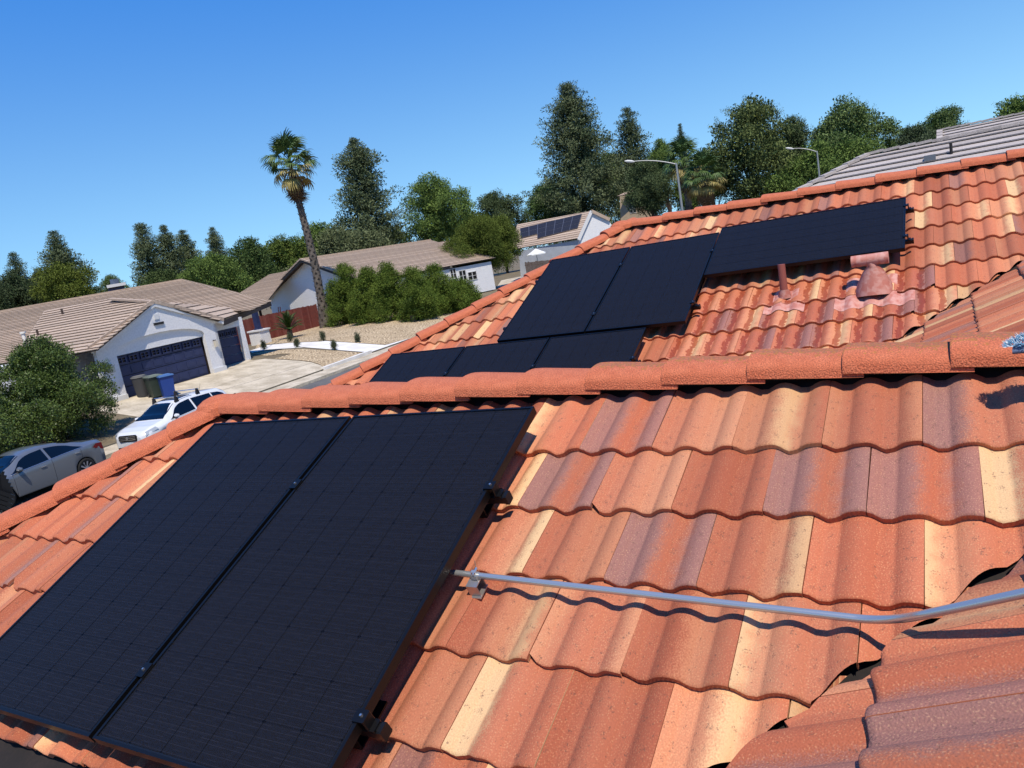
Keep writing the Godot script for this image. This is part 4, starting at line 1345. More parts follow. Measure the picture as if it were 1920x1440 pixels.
	wall(h7, "wall", f7, pxon(f7, [[203, 539], [233, 533], [233, 560], [203, 560]]), 0.3, grain(Color(0.42, 0.41, 0.50), Color(0.47, 0.46, 0.55), 3.0, 0.9, 281))
	bar(h7, "eave", wpt(f7, onpl(f7, 200, 538), 0.3), wpt(f7, onpl(f7, 235, 532), 0.3), 0.7, 0.4, M.trim)
	bar(h7, "chimney", wpt(f7, onpl(f7, 216, 534), -0.6), wpt(f7, onpl(f7, 214, 523), -0.6), 0.8, 0.8, mat(Color(0.40, 0.44, 0.50), 0.5, 0.3), Vector3.RIGHT)

# ---------------------------------------------------------------- fences and small street things
func board_fence(label: String, a: Vector3, b: Vector3, hgt: float, m: Array, sd: int):
	var f := thing("board_fence", label, "fence")
	var r := RandomNumberGenerator.new()
	r.seed = sd
	var n := int((b - a).length() / 0.19)
	var d := (b - a).normalized()
	for i in n:
		var p := a.lerp(b, (i + 0.5) / n)
		var hh := hgt + r.randf_range(-0.04, 0.04)
		var k := MB.new()
		k.box(p + Vector3(0, hh * 0.5, 0), Vector3(0.17, hh, 0.025), Basis(d, Vector3.UP, d.cross(Vector3.UP)))
		part("fence_board", k.commit(), m[r.randi() % m.size()], f)
	for y in [0.4, hgt - 0.35]:
		bar(f, "rail", a + Vector3(0, y, 0) - d.cross(Vector3.UP) * 0.05, b + Vector3(0, y, 0) - d.cross(Vector3.UP) * 0.05, 0.05, 0.09, m[0])

func street_lamp(label: String, px, ytop, d, xarm, yarm, basey):
	var p := at(px, ytop, d)
	var o := thing("street_lamp", label, "street lamp", Transform3D(), "street lamps behind our ridge")
	var m := mat(Color(0.60, 0.61, 0.60), 0.5, 0.5)
	var b := MB.new()
	b.tube([Vector3(p.x, basey, p.z), p + Vector3(0, 0.1, 0)], [0.13, 0.07], 10)
	part("pole", b.commit(), m, o)
	var tip := at(xarm, yarm, d)
	var mid := p.lerp(tip, 0.5) + Vector3(0, 0.32, 0)
	var path := []
	var rad := []
	for k in 9:
		var t := k / 8.0
		path.append(p.lerp(mid, t).lerp(mid.lerp(tip, t), t))
		rad.append(lerpf(0.05, 0.035, t))
	b = MB.new()
	b.tube(path, rad, 8)
	part("arm", b.commit(), m, o)
	var dr := (tip - p).normalized()
	b = MB.new()
	b.tube([tip - dr * 0.15, tip + dr * 0.05, tip + dr * 0.4, tip + dr * 0.62], [0.05, 0.11, 0.11, 0.03], 10)
	part("lamp_head", b.commit(), mat(Color(0.72, 0.73, 0.72), 0.45), o)

func wheelie_bin(label: String, p: Vector3, turn: float, col: Color, lid: Color):
	var m := mat(col, 0.5)
	var o := thing("wheeled_bin", label, "bin", Transform3D(Basis(Vector3.UP, turn), p), "bins in front of the garage door")
	var b := MB.new()
	var lo := [Vector3(-0.25, 0.06, -0.26), Vector3(0.25, 0.06, -0.26), Vector3(0.25, 0.06, 0.26), Vector3(-0.25, 0.06, 0.26)]
	var hi := [Vector3(-0.31, 1.0, -0.36), Vector3(0.31, 1.0, -0.36), Vector3(0.31, 1.0, 0.36), Vector3(-0.31, 1.0, 0.36)]
	for i in 4:
		var k := (i + 1) % 4
		b.quad(lo[k], lo[i], hi[i], hi[k])
	b.quad(lo[0], lo[1], lo[2], lo[3])
	b.box(Vector3(0, 0.99, 0), Vector3(0.66, 0.06, 0.76))
	part("tub", b.commit(), m, o)
	b = MB.new()
	b.box(Vector3(0, 1.045, 0.02), Vector3(0.68, 0.05, 0.80))
	b.box(Vector3(0, 1.08, 0.02), Vector3(0.52, 0.04, 0.62))
	part("lid", b.commit(), mat(lid, 0.5), o)
	b = MB.new()
	b.tube([Vector3(-0.3, 0.98, -0.44), Vector3(0.3, 0.98, -0.44)], [0.018, 0.018], 8)
	b.box(Vector3(-0.27, 0.98, -0.40), Vector3(0.03, 0.03, 0.1))
	b.box(Vector3(0.27, 0.98, -0.40), Vector3(0.03, 0.03, 0.1))
	part("handle", b.commit(), m, o)
	for s in [-0.29, 0.29]:
		b = MB.new()
		b.tube([Vector3(s - 0.03, 0.13, -0.28), Vector3(s + 0.03, 0.13, -0.28)], [0.13, 0.13], 14)
		var w := part("wheel", b.commit(), mat(Color(0.05, 0.05, 0.05), 0.8), o)
		b = MB.new()
		b.tube([Vector3(s - 0.034, 0.13, -0.28), Vector3(s + 0.034, 0.13, -0.28)], [0.06, 0.06], 10)
		part("hub", b.commit(), mat(Color(0.35, 0.35, 0.36), 0.5), w)

func build_street_things():
	var red := []
	for i in 3: red.append(grain(Color(0.36, 0.14, 0.10).lightened(0.05 * i), Color(0.45, 0.19, 0.14).lightened(0.04 * i), 1.2, 0.85, 291 + i))
	var fa := gpt(468, 655)
	var fb := gpt(606, 612)
	var pa := et(-43.3, 43.0, 0.95)
	board_fence("red brown board fence between the garage house and the palm", pa, et(-43.0, 58.6, 0.95), 2.05, red, 1)
	var grey := []
	for i in 2: grey.append(grain(Color(0.30, 0.25, 0.22).lightened(0.05 * i), Color(0.38, 0.33, 0.30), 1.2, 0.9, 296 + i))
	var gv := stand(1012, 500, 84)
	board_fence("weathered brown fence beside the pale solar house", stand(985, 500, 82), stand(1036, 500, 84), 2.6, grey, 2)
	# patio parasol by that fence
	var um := thing("parasol", "white patio parasol standing behind the weathered fence", "parasol")
	var uc := at(1004, 466, 87)
	var b := MB.new()
	for k in 8:
		var a0 := TAU * k / 8.0
		var a1 := TAU * (k + 1) / 8.0
		var r := 1.15
		var e0 := uc + Vector3(cos(a0) * r, -0.6, sin(a0) * r)
		var e1 := uc + Vector3(cos(a1) * r, -0.6, sin(a1) * r)
		b.tri(uc, e1, e0)
		b.quad(e0, e1, e1 - Vector3(0, 0.12, 0), e0 - Vector3(0, 0.12, 0))
	part("canopy", b.commit(), mat(Color(0.84, 0.85, 0.84), 0.9), um)
	bar(um, "pole", Vector3(uc.x, 0.95, uc.z), uc, 0.06, 0.06, M.trim, Vector3.RIGHT)
	street_lamp("tall street lamp with curved arm rising above the caps near the hip", 1268, 308, 62, 1186, 303, 0.3)
	street_lamp("farther street lamp with curved arm in front of the leafy trees", 1532, 285, 84, 1485, 279, 0.3)
	# bins
	wheelie_bin("blue wheeled bin in front of the navy garage door", gpt(317, 744), deg_to_rad(70), Color(0.08, 0.22, 0.50), Color(0.30, 0.45, 0.66))
	wheelie_bin("dark green wheeled bin between the grey can and the blue bin", gpt(296, 745), deg_to_rad(75), Color(0.15, 0.20, 0.16), Color(0.46, 0.50, 0.46))
	var gp := gpt(270, 744)
	var can := thing("round_bin", "dark grey round refuse can beside the green wheeled bin", "bin", Transform3D(Basis(), gp), "bins in front of the garage door")
	b = MB.new()
	b.tube([Vector3(0, 0.02, 0), Vector3(0, 0.1, 0), Vector3(0, 0.98, 0)], [0.27, 0.29, 0.36], 20)
	part("tub", b.commit(), mat(Color(0.20, 0.20, 0.20), 0.6), can)
	b = MB.new()
	b.tube([Vector3(0, 0.97, 0), Vector3(0, 1.02, 0), Vector3(0, 1.06, 0)], [0.385, 0.385, 0.30], 20)
	part("lid", b.commit(), mat(Color(0.44, 0.44, 0.43), 0.6), can)
	build_cars()
	# black wrought finial and louvres in front of the parked sedan, standing on our side
	var fin := thing("iron_trellis", "black iron trellis with slanting bars in front of the silver sedan", "trellis")
	var tm := mat(Color(0.03, 0.03, 0.035), 0.45)
	for k in 5: bar(fin, "bar", at(-14 + k * 6, 960 - k * 2, 17.5), at(6 + k * 4.0, 884 + k * 7, 17.5), 0.05, 0.05, tm)
	for k in 4: bar(fin, "louvre", at(-20, 916 + k * 9, 17.4), at(26 - k * 2, 932 + k * 8, 17.4), 0.05, 0.07, tm)
	bar(fin, "post", at(-6, 975, 17.5) * Vector3(1, 0, 1), at(-6, 884, 17.5), 0.08, 0.08, tm, Vector3.RIGHT)

# ---------------------------------------------------------------- cars
func ip(keys: Array, x: float) -> float:
	if x <= keys[0][0]: return keys[0][1]
	for i in keys.size() - 1:
		if x <= keys[i + 1][0]:
			var t: float = (x - keys[i][0]) / (keys[i + 1][0] - keys[i][0])
			t = t * t * (3 - 2 * t) * 0.5 + t * 0.5
			return lerpf(keys[i][1], keys[i + 1][1], t)
	return keys[-1][1]

func car(label: String, xf: Transform3D, k: Dictionary) -> Node3D:
	# local axes: x forward, y up, z to the right
	var o := thing(k.called, label, "car", xf, "cars parked along the kerb")
	var sec := func(x: float) -> Array:
		var W := ip(k.wid, x)
		var belt := ip(k.belt, x)
		var top := ip(k.top, x)
		var wt := minf(ip(k.wtop, x), W * 0.95)
		var yb: float = k.sill + ip(k.under, x)
		for wx in k.wheels:
			var d: float = absf(x - wx)
			if d < k.arch: yb = maxf(yb, k.rad + sqrt(k.arch * k.arch - d * d) - 0.02)
		var rail := lerpf(belt, top, 0.84)
		return [Vector2(W * 0.94, yb), Vector2(W * 0.985, yb + 0.035), Vector2(W, lerpf(yb, belt, 0.5)), Vector2(W * 0.995, lerpf(yb, belt, 0.80)), Vector2(W * 0.968, belt - 0.012), Vector2(W * 0.945, belt + 0.008 * signf(top - belt)), Vector2(wt, rail), Vector2(wt * 0.86, lerpf(rail, top, 0.75)), Vector2(wt * 0.45, top - 0.004), Vector2(0, top)]
	var xs := []
	var x: float = -k.len * 0.5
	while x < k.len * 0.5 - 0.001:
		xs.append(x)
		x += 0.045
	xs.append(k.len * 0.5)
	var paint: Material = k.paint
	var b := MB.new()
	for side in [-1.0, 1.0]:
		var g := []
		for q in xs:
			var r := []
			for p in sec.call(q): r.append(Vector3(q, p.y, p.x * side))
			g.append(r)
		var nm := []
		for i in g.size():
			var r := []
			for j in g[i].size():
				var du: Vector3 = g[mini(i + 1, g.size() - 1)][j] - g[maxi(i - 1, 0)][j]
				var dv: Vector3 = g[i][mini(j + 1, g[i].size() - 1)] - g[i][maxi(j - 1, 0)]
				var nn: Vector3 = du.cross(dv) * -side
				if nn.length() < 0.000001: nn = Vector3(0, 1, 0)
				r.append(nn.normalized() * (1.0 if true else 0.0))
			nm.append(r)
		for i in g.size() - 1:
			for j in g[i].size() - 1:
				var a = [g[i][j], nm[i][j]]; var c = [g[i + 1][j], nm[i + 1][j]]; var d = [g[i + 1][j + 1], nm[i + 1][j + 1]]; var e = [g[i][j + 1], nm[i][j + 1]]
				if side < 0:
					b.trin(a[0], e[0], d[0], -a[1], -e[1], -d[1]); b.trin(a[0], d[0], c[0], -a[1], -d[1], -c[1])
				else:
					b.trin(a[0], d[0], e[0], -a[1], -d[1], -e[1]); b.trin(a[0], c[0], d[0], -a[1], -c[1], -d[1])
	for s in [0, xs.size() - 1]:                 # close the ends
		var P: Array = sec.call(xs[s])
		var ctr := Vector3(xs[s] + (-0.03 if s == 0 else 0.03), 0.5, 0)
		var ring := []
		for p in P: ring.append(Vector3(xs[s], p.y, p.x))
		for j in range(P.size() - 2, -1, -1): ring.append(Vector3(xs[s], P[j].y, -P[j].x))
		for j in ring.size():
			if s == 0: b.tri(ctr, ring[(j + 1) % ring.size()], ring[j])
			else: b.tri(ctr, ring[j], ring[(j + 1) % ring.size()])
	part("body", b.commit(), paint, o)
	# floor and wheel housings
	b = MB.new()
	b.box(Vector3(0, k.sill + 0.18, 0), Vector3(k.len - 0.5, 0.3, 1.36))
	part("underbody", b.commit(), mat(Color(0.03, 0.03, 0.03), 0.9), o)
	# side glass
	for side in [-1.0, 1.0]:
		for w in k.windows:
			b = MB.new()
			var n := 14
			for i in n:
				var q := []
				for e in [[i, 0], [i + 1, 0], [i + 1, 1], [i, 1]]:
					var xx := lerpf(w[0], w[1], float(e[0]) / n)
					var P: Array = sec.call(xx)
					var t := 0.05
					if e[1] == 1:
						t = minf(0.93, ip(w[2], xx))
					var v: Vector2 = P[5].lerp(P[6], maxf(t, 0.05))
					q.append(Vector3(xx, v.y, (v.x + 0.007) * side))
				if side > 0: b.quad(q[0], q[1], q[2], q[3])
				else: b.quad(q[1], q[0], q[3], q[2])
			part("side_window", b.commit(), M.carglass, o)
	# windscreen and rear window follow the body shell
	for w in k.screens:
		b = MB.new()
		var n := 8
		for i in n:
			for j in 8:
				var q := []
				for e in [[i, j], [i + 1, j], [i + 1, j + 1], [i, j + 1]]:
					var xx := lerpf(w[1], w[2], e[0] / 8.0)
					var P: Array = sec.call(xx)
					var f: float = -0.93 + 1.86 * e[1] / 8.0
					var z: float = P[6].x * f
					var az := absf(z)
					var yy: float
					if az > P[7].x: yy = lerpf(P[7].y, P[6].y, (az - P[7].x) / maxf(P[6].x - P[7].x, 0.001))
					elif az > P[8].x: yy = lerpf(P[8].y, P[7].y, (az - P[8].x) / maxf(P[7].x - P[8].x, 0.001))
					else: yy = lerpf(P[9].y, P[8].y, az / maxf(P[8].x, 0.001))
					q.append(Vector3(xx, yy + 0.012, z))
				b.quad(q[0], q[3], q[2], q[1])
		part(w[0], b.commit(), M.carglass, o)
	# chrome line along the belt, handles, mirrors
	for side in [-1.0, 1.0]:
		var path := []
		for i in 12:
			var xx := lerpf(k.windows[0][0], k.windows[-1][1], i / 11.0)
			var P: Array = sec.call(xx)
			path.append(Vector3(xx, P[5].y + 0.004, (P[5].x + 0.006) * side))
		var rr := []
		for q in path: rr.append(0.011)
		b = MB.new()
		b.tube(path, rr, 6)
		part("belt_trim", b.commit(), k.trim, o)
		for hx in k.handles:
			var P: Array = sec.call(hx)
			b = MB.new()
			b.cbox(Vector3(hx, P[4].y - 0.085, (P[3].x + 0.012) * side), Vector3(0.17, 0.03, 0.035), 0.01)
			part("door_handle", b.commit(), k.trim, o)
		for dx in k.doors:                         # shut lines
			var p2 := []
			var P: Array = sec.call(dx)
			for j in range(1, 5): p2.append(Vector3(dx, P[j].y, (P[j].x + 0.001) * side))
			var r2 := []
			for q in p2: r2.append(0.005)
			b = MB.new()
			b.tube(p2, r2, 4)
			part("door_gap", b.commit(), M.black, o)
		var mp: Array = sec.call(k.mirror)
		var mc := Vector3(k.mirror, mp[5].y + 0.09, (mp[5].x + 0.10) * side)
		b = MB.new()
		b.tube([mc + Vector3(-0.07, 0, -0.10 * side), mc + Vector3(-0.03, 0.01, 0), mc + Vector3(-0.02, 0.005, 0.10 * side), mc + Vector3(-0.01, 0, 0.13 * side)], [0.05, 0.075, 0.06, 0.02], 10)
		var mr := part("wing_mirror", b.commit(), paint, o)
		b = MB.new()
		b.box(mc + Vector3(-0.06, -0.06, -0.08 * side), Vector3(0.08, 0.06, 0.1))
		part("mirror_foot", b.commit(), M.black, mr)
	# lamps
	for L in k.lamps:
		for side in [-1.0, 1.0]:
			b = MB.new()
			var q := []
			for p in L[1]: q.append(Vector3(p.x, p.y, p.z * side))
			for i in range(1, q.size() - 1):
				if (side > 0): b.tri(q[0], q[i], q[i + 1])
				else: b.tri(q[0], q[i + 1], q[i])
			part(L[0], b.commit(), L[2], o)
	# wheels
	for wx in k.wheels:
		for side in [-1.0, 1.0]:
			var W := ip(k.wid, wx)
			var c := Vector3(wx, k.rad, (W - 0.115) * side)
			var z := Vector3(0, 0, side)
			b = MB.new()
			b.tube([c - z * 0.10, c - z * 0.09, c + z * 0.09, c + z * 0.105], [k.rad - 0.03, k.rad, k.rad, k.rad - 0.04], 28, false)
			for i in 28:
				var a0 := TAU * i / 28.0
				var a1 := TAU * (i + 1) / 28.0
				var f := func(a, r2, zz): return c + Vector3(cos(a) * r2, sin(a) * r2, 0) + z * zz
				b.quad(f.call(a0, k.rad - 0.04, 0.105), f.call(a1, k.rad - 0.04, 0.105), f.call(a1, k.rad * 0.70, 0.10), f.call(a0, k.rad * 0.70, 0.10))
			var w := part("wheel", b.commit(), M.tyre, o)
			b = MB.new()
			var rr: float = k.rad * 0.72
			b.tube([c + z * 0.02, c + z * 0.10], [rr, rr], 28, false)
			b.tube([c + z * 0.05, c + z * 0.092], [0.055, 0.05], 14)
			for s in 5:
				var a := TAU * s / 5.0 + 0.3
				var u := Vector3(cos(a), sin(a), 0)
				var v := Vector3(-sin(a), cos(a), 0)
				for e in [-1.0, 1.0]:
					b.quad(c + u * 0.04 + v * 0.03 * e + z * 0.09, c + u * rr + v * (0.075 * e + 0.03) + z * 0.098, c + u * rr + v * (0.075 * e - 0.03) + z * 0.098, c + u * 0.04 - v * 0.01 * e + z * 0.09)
			part("rim", b.commit(), M.rim, w)
			b = MB.new()
			b.tube([c - z * 0.05, c + z * 0.03], [rr * 0.98, rr * 0.98], 20)
			part("brake_disc", b.commit(), M.black, w)
	return o

func car_mats():
	M.carglass = mat(Color(0.035, 0.042, 0.055), 0.05)
	M.carglass.cull_mode = BaseMaterial3D.CULL_DISABLED
	M.tyre = mat(Color(0.045, 0.045, 0.045), 0.85)
	M.rim = mat(Color(0.72, 0.72, 0.74), 0.3, 0.8)
	M.rim.cull_mode = BaseMaterial3D.CULL_DISABLED
	M.red = mat(Color(0.48, 0.03, 0.05), 0.15)
	M.red.cull_mode = BaseMaterial3D.CULL_DISABLED
	M.lens = mat(Color(0.66, 0.69, 0.72), 0.1)
	M.lens.cull_mode = BaseMaterial3D.CULL_DISABLED
	M.amber = mat(Color(0.70, 0.35, 0.10), 0.2)
	M.chrome = mat(Color(0.82, 0.83, 0.85), 0.15, 0.9)
	M.grille = mat(Color(0.03, 0.03, 0.035), 0.5)

func build_cars():
	car_mats()
	var silver := mat(Color(0.45, 0.465, 0.48), 0.3, 0.45)
	silver.clearcoat_enabled = true
	silver.clearcoat = 0.8
	silver.clearcoat_roughness = 0.08
	silver.cull_mode = BaseMaterial3D.CULL_DISABLED
	var whitep := mat(Color(0.82, 0.83, 0.83), 0.3)
	whitep.clearcoat_enabled = true
	whitep.clearcoat = 0.8
	whitep.clearcoat_roughness = 0.06
	whitep.cull_mode = BaseMaterial3D.CULL_DISABLED
	var bas := Basis(-tt, Vector3.UP, -te)
	car("silver sedan with dark windows parked beside the big clipped shrub", Transform3D(bas, et(-22.78, 15.0, 0.012)), {
		"called": "sedan_car", "len": 4.54, "paint": silver, "trim": M.chrome, "sill": 0.22, "rad": 0.325, "arch": 0.375, "wheels": [-1.36, 1.34],
		"under": [[-2.27, 0.16], [-2.0, 0.03], [-1.0, 0.0], [1.0, 0.0], [2.0, 0.0], [2.27, 0.1]],
		"wid": [[-2.27, 0.62], [-2.18, 0.76], [-1.95, 0.85], [-1.2, 0.89], [0.2, 0.89], [1.5, 0.88], [1.95, 0.80], [2.18, 0.66], [2.27, 0.5]],
		"belt": [[-2.27, 0.78], [-2.2, 0.93], [-1.9, 1.02], [-1.0, 1.0], [0.4, 0.93], [1.1, 0.88], [1.8, 0.76], [2.2, 0.62], [2.27, 0.55]],
		"top": [[-2.27, 0.80], [-2.22, 1.0], [-2.1, 1.085], [-1.7, 1.12], [-1.2, 1.27], [-0.75, 1.385], [-0.3, 1.435], [0.1, 1.425], [0.42, 1.37], [0.9, 1.14], [1.28, 0.965], [1.7, 0.88], [2.05, 0.76], [2.2, 0.66], [2.27, 0.58]],
		"wtop": [[-2.27, 0.5], [-2.1, 0.68], [-1.6, 0.62], [-0.6, 0.55], [0.3, 0.56], [0.9, 0.66], [1.3, 0.74], [2.0, 0.66], [2.27, 0.4]],
		"windows": [[-1.42, -0.32, [[-1.42, 0.06], [-1.30, 0.35], [-1.0, 0.76], [-0.6, 0.90], [-0.32, 0.92]]], [-0.24, 0.98, [[-0.24, 0.92], [0.3, 0.90], [0.55, 0.80], [0.98, 0.10]]]],
		"screens": [["windscreen", 0.45, 1.24], ["rear_window", -1.66, -0.84]], "handles": [-1.15, 0.02], "doors": [-0.30, 0.95, -1.30], "mirror": 0.80,
		"lamps": [["tail_lamp", [Vector3(-2.14, 0.74, 0.80), Vector3(-1.72, 0.90, 0.885), Vector3(-1.86, 1.0, 0.865), Vector3(-2.12, 0.97, 0.81)], M.red],
			["headlamp", [Vector3(2.12, 0.60, 0.74), Vector3(1.62, 0.74, 0.885), Vector3(1.72, 0.82, 0.84), Vector3(2.12, 0.70, 0.70)], M.lens]]})
	var wc := car("white hatchback with roof rack bars parked at the driveway", Transform3D(bas, et(-22.45, 20.75, 0.012)), {
		"called": "hatchback_car", "len": 4.44, "paint": whitep, "trim": whitep, "sill": 0.25, "rad": 0.34, "arch": 0.40, "wheels": [-1.32, 1.32],
		"under": [[-2.22, 0.2], [-2.0, 0.05], [-1.0, 0.0], [1.0, 0.0], [2.0, 0.0], [2.22, 0.1]],
		"wid": [[-2.22, 0.66], [-2.12, 0.79], [-1.8, 0.86], [-1.0, 0.89], [0.4, 0.89], [1.5, 0.88], [1.95, 0.82], [2.15, 0.70], [2.22, 0.58]],
		"belt": [[-2.22, 0.95], [-2.1, 1.08], [-1.6, 1.10], [-0.6, 1.05], [0.5, 0.98], [1.1, 0.95], [1.8, 0.86], [2.15, 0.74], [2.22, 0.68]],
		"top": [[-2.22, 0.98], [-2.16, 1.18], [-2.0, 1.40], [-1.75, 1.52], [-1.0, 1.57], [-0.2, 1.585], [0.2, 1.56], [0.5, 1.49], [1.0, 1.20], [1.28, 1.05], [1.7, 0.98], [2.05, 0.88], [2.18, 0.78], [2.22, 0.70]],
		"wtop": [[-2.22, 0.5], [-2.0, 0.58], [-1.0, 0.58], [0.3, 0.57], [0.9, 0.66], [1.3, 0.76], [2.0, 0.70], [2.22, 0.5]],
		"windows": [[-1.95, -1.28, [[-1.95, 0.15], [-1.85, 0.62], [-1.6, 0.82], [-1.28, 0.88]]], [-1.22, -0.28, [[-1.22, 0.88], [-0.28, 0.92]]], [-0.20, 1.02, [[-0.20, 0.92], [0.35, 0.90], [0.6, 0.80], [1.02, 0.10]]]],
		"screens": [["windscreen", 0.48, 1.22], ["rear_window", -2.14, -1.86], ["sunroof", -0.45, 0.22]], "handles": [-1.05, 0.02], "doors": [-0.25, 0.98, -1.25], "mirror": 0.86,
		"lamps": [["tail_lamp", [Vector3(-2.12, 0.84, 0.80), Vector3(-1.84, 0.96, 0.872), Vector3(-1.88, 1.12, 0.855), Vector3(-2.08, 1.16, 0.78)], M.red],
			["headlamp", [Vector3(2.13, 0.70, 0.735), Vector3(1.66, 0.84, 0.885), Vector3(1.74, 0.93, 0.83), Vector3(2.10, 0.84, 0.70)], M.lens]]})
	# grille, plate, lower lip, roof rack of the white car
	var b := MB.new()
	b.cbox(Vector3(2.235, 0.69, 0), Vector3(0.84, 0.22, 0.05), 0.05, Basis(Vector3(0, 0, 1), Vector3.UP, Vector3(-1, 0, 0)))
	part("grille", b.commit(), M.grille, wc)
	for y in [0.64, 0.70, 0.755]:
		b = MB.new()
		b.box(Vector3(2.265, y, 0), Vector3(0.015, 0.016, 0.76))
		part("grille_bar", b.commit(), M.chrome, wc)
	b = MB.new()
	b.tube([Vector3(2.265, 0.70, 0), Vector3(2.285, 0.70, 0)], [0.055, 0.05], 12)
	part("badge", b.commit(), M.chrome, wc)
	b = MB.new()
	b.box(Vector3(2.27, 0.47, 0), Vector3(0.02, 0.14, 0.31))
	part("number_plate", b.commit(), mat(Color(0.78, 0.79, 0.80), 0.5), wc)
	b = MB.new()
	b.box(Vector3(2.20, 0.33, 0), Vector3(0.10, 0.10, 1.1))
	part("lower_intake", b.commit(), M.grille, wc)
	for x in [-0.75, 0.30]:
		var top := 1.585 if x < 0 else 1.55
		b = MB.new()
		b.tube([Vector3(x, top + 0.12, -0.62), Vector3(x, top + 0.12, 0.62)], [0.022, 0.022], 8)
		var rk := part("roof_bar", b.commit(), M.chrome, wc)
		for s in [-0.54, 0.54]:
			b = MB.new()
			var pr := [Vector2(-0.09, -0.10), Vector2(0.09, -0.10), Vector2(0.03, 0.12), Vector2(-0.03, 0.12)]
			b.prism(pr, Vector3(x, top + 0.03, s), Basis(), 0.07)
			part("bar_foot", b.commit(), M.black, rk)
	b = MB.new()
	b.tube([Vector3(-1.7, 1.53, 0.3), Vector3(-1.82, 1.75, 0.3)], [0.006, 0.003], 5)
	part("aerial", b.commit(), M.black, wc)

# ---------------------------------------------------------------- plants
var clumps := {}
var tri_count := 0
var uneven := 1.0
# tufts of leaves that the crowns are joined from; every leaf has its own tone
func tuft_mesh(kind: String, c0: Color, c1: Color, vnt: int) -> ArrayMesh:
	var key := "%s|%s|%s|%d" % [kind, c0, c1, vnt]
	if clumps.has(key): return clumps[key]
	var r := RandomNumberGenerator.new()
	r.seed = 900 + vnt * 17 + kind.length()
	var b := MB.new()
	var col := PackedColorArray()
	var k0: String = kind.trim_suffix("2")
	var n: int = {"broad": 28, "fine": 38, "needle": 64}[k0]
	var tone: float = [0.0, 0.25, 0.5, 0.15, 0.4, 0.7][vnt]
	for i in n:
		var dir := Vector3(r.randfn(), r.randfn(), r.randfn()).normalized()
		var p := dir * pow(r.randf(), 0.45)
		if k0 == "needle":
			p.y *= 0.5
			dir = (dir + Vector3(0, 0.3, 0)).normalized()
		var s: float = {"broad": 0.38, "fine": 0.28, "needle": 0.36}[k0] * r.randf_range(0.7, 1.25)
		var u := (dir + Vector3(r.randfn(), r.randfn(), r.randfn()) * 0.6).normalized()
		var v := u.cross(Vector3(r.randfn(), r.randfn(), r.randfn())).normalized()
		var ww := 0.42 if k0 != "needle" else 0.28
		var nn := u.cross(v)
		var m1 := p + u * s * 0.5 + v * s * ww + nn * s * 0.12
		var m2 := p + u * s * 0.5 - v * s * ww + nn * s * 0.12
		var c := c0.lerp(c1, clampf(tone + r.randf_range(-0.25, 0.45), 0, 1))
		var cnt := 3
		if kind.ends_with("2"):
			b.tri(p, m1, p + u * s)
			b.tri(p, p + u * s, m2)
			cnt = 6
		else: b.tri(p - v * s * ww * 0.5, p + u * s * 0.7 + v * s * ww, p + u * s - v * s * ww * 0.3)
		for k in cnt: col.append(c)
	var a := []
	a.resize(Mesh.ARRAY_MAX)
	a[Mesh.ARRAY_VERTEX] = b.v
	a[Mesh.ARRAY_NORMAL] = b.n
	a[Mesh.ARRAY_COLOR] = col
	var m := ArrayMesh.new()
	m.add_surface_from_arrays(Mesh.PRIMITIVE_TRIANGLES, a)
	clumps[key] = m
	return m
func make_clumps():
	for k in ["leaf", "leafglossy"]:
		var m := StandardMaterial3D.new()
		m.vertex_color_use_as_albedo = true
		m.cull_mode = BaseMaterial3D.CULL_DISABLED
		m.roughness = 0.85 if k == "leaf" else 0.42
		m.metallic_specular = 0.02 if k == "leaf" else 0.35
		m.backlight_enabled = true
		m.backlight = Color(0.10, 0.13, 0.03)
		M[k] = m
func crown(parent: Node, called: String, kind: String, items: Array, c0: Color, c1: Color, r: RandomNumberGenerator, mname := "leaf"):
	var st := SurfaceTool.new()
	st.begin(Mesh.PRIMITIVE_TRIANGLES)
	for q in items:
		var bb := Basis.from_euler(Vector3(r.randf_range(-0.5, 0.5), r.randf() * TAU, r.randf_range(-0.5, 0.5))).scaled(Vector3.ONE * q[1])
		st.append_from(tuft_mesh(kind, c0, c1, r.randi() % 6), 0, Transform3D(bb, q[0]))
	var m := st.commit()
	tri_count += items.size() * {"broad": 28, "fine": 38, "needle": 64, "broad2": 56, "fine2": 76, "needle2": 128}[kind]
	part(called, m, M[mname], parent)

func trunk(parent: Node, path: Array, rad: Array, m: Material, called := "trunk"):
	var b := MB.new()
	b.tube(path, rad, 9)
	part(called, b.commit(), m, parent)

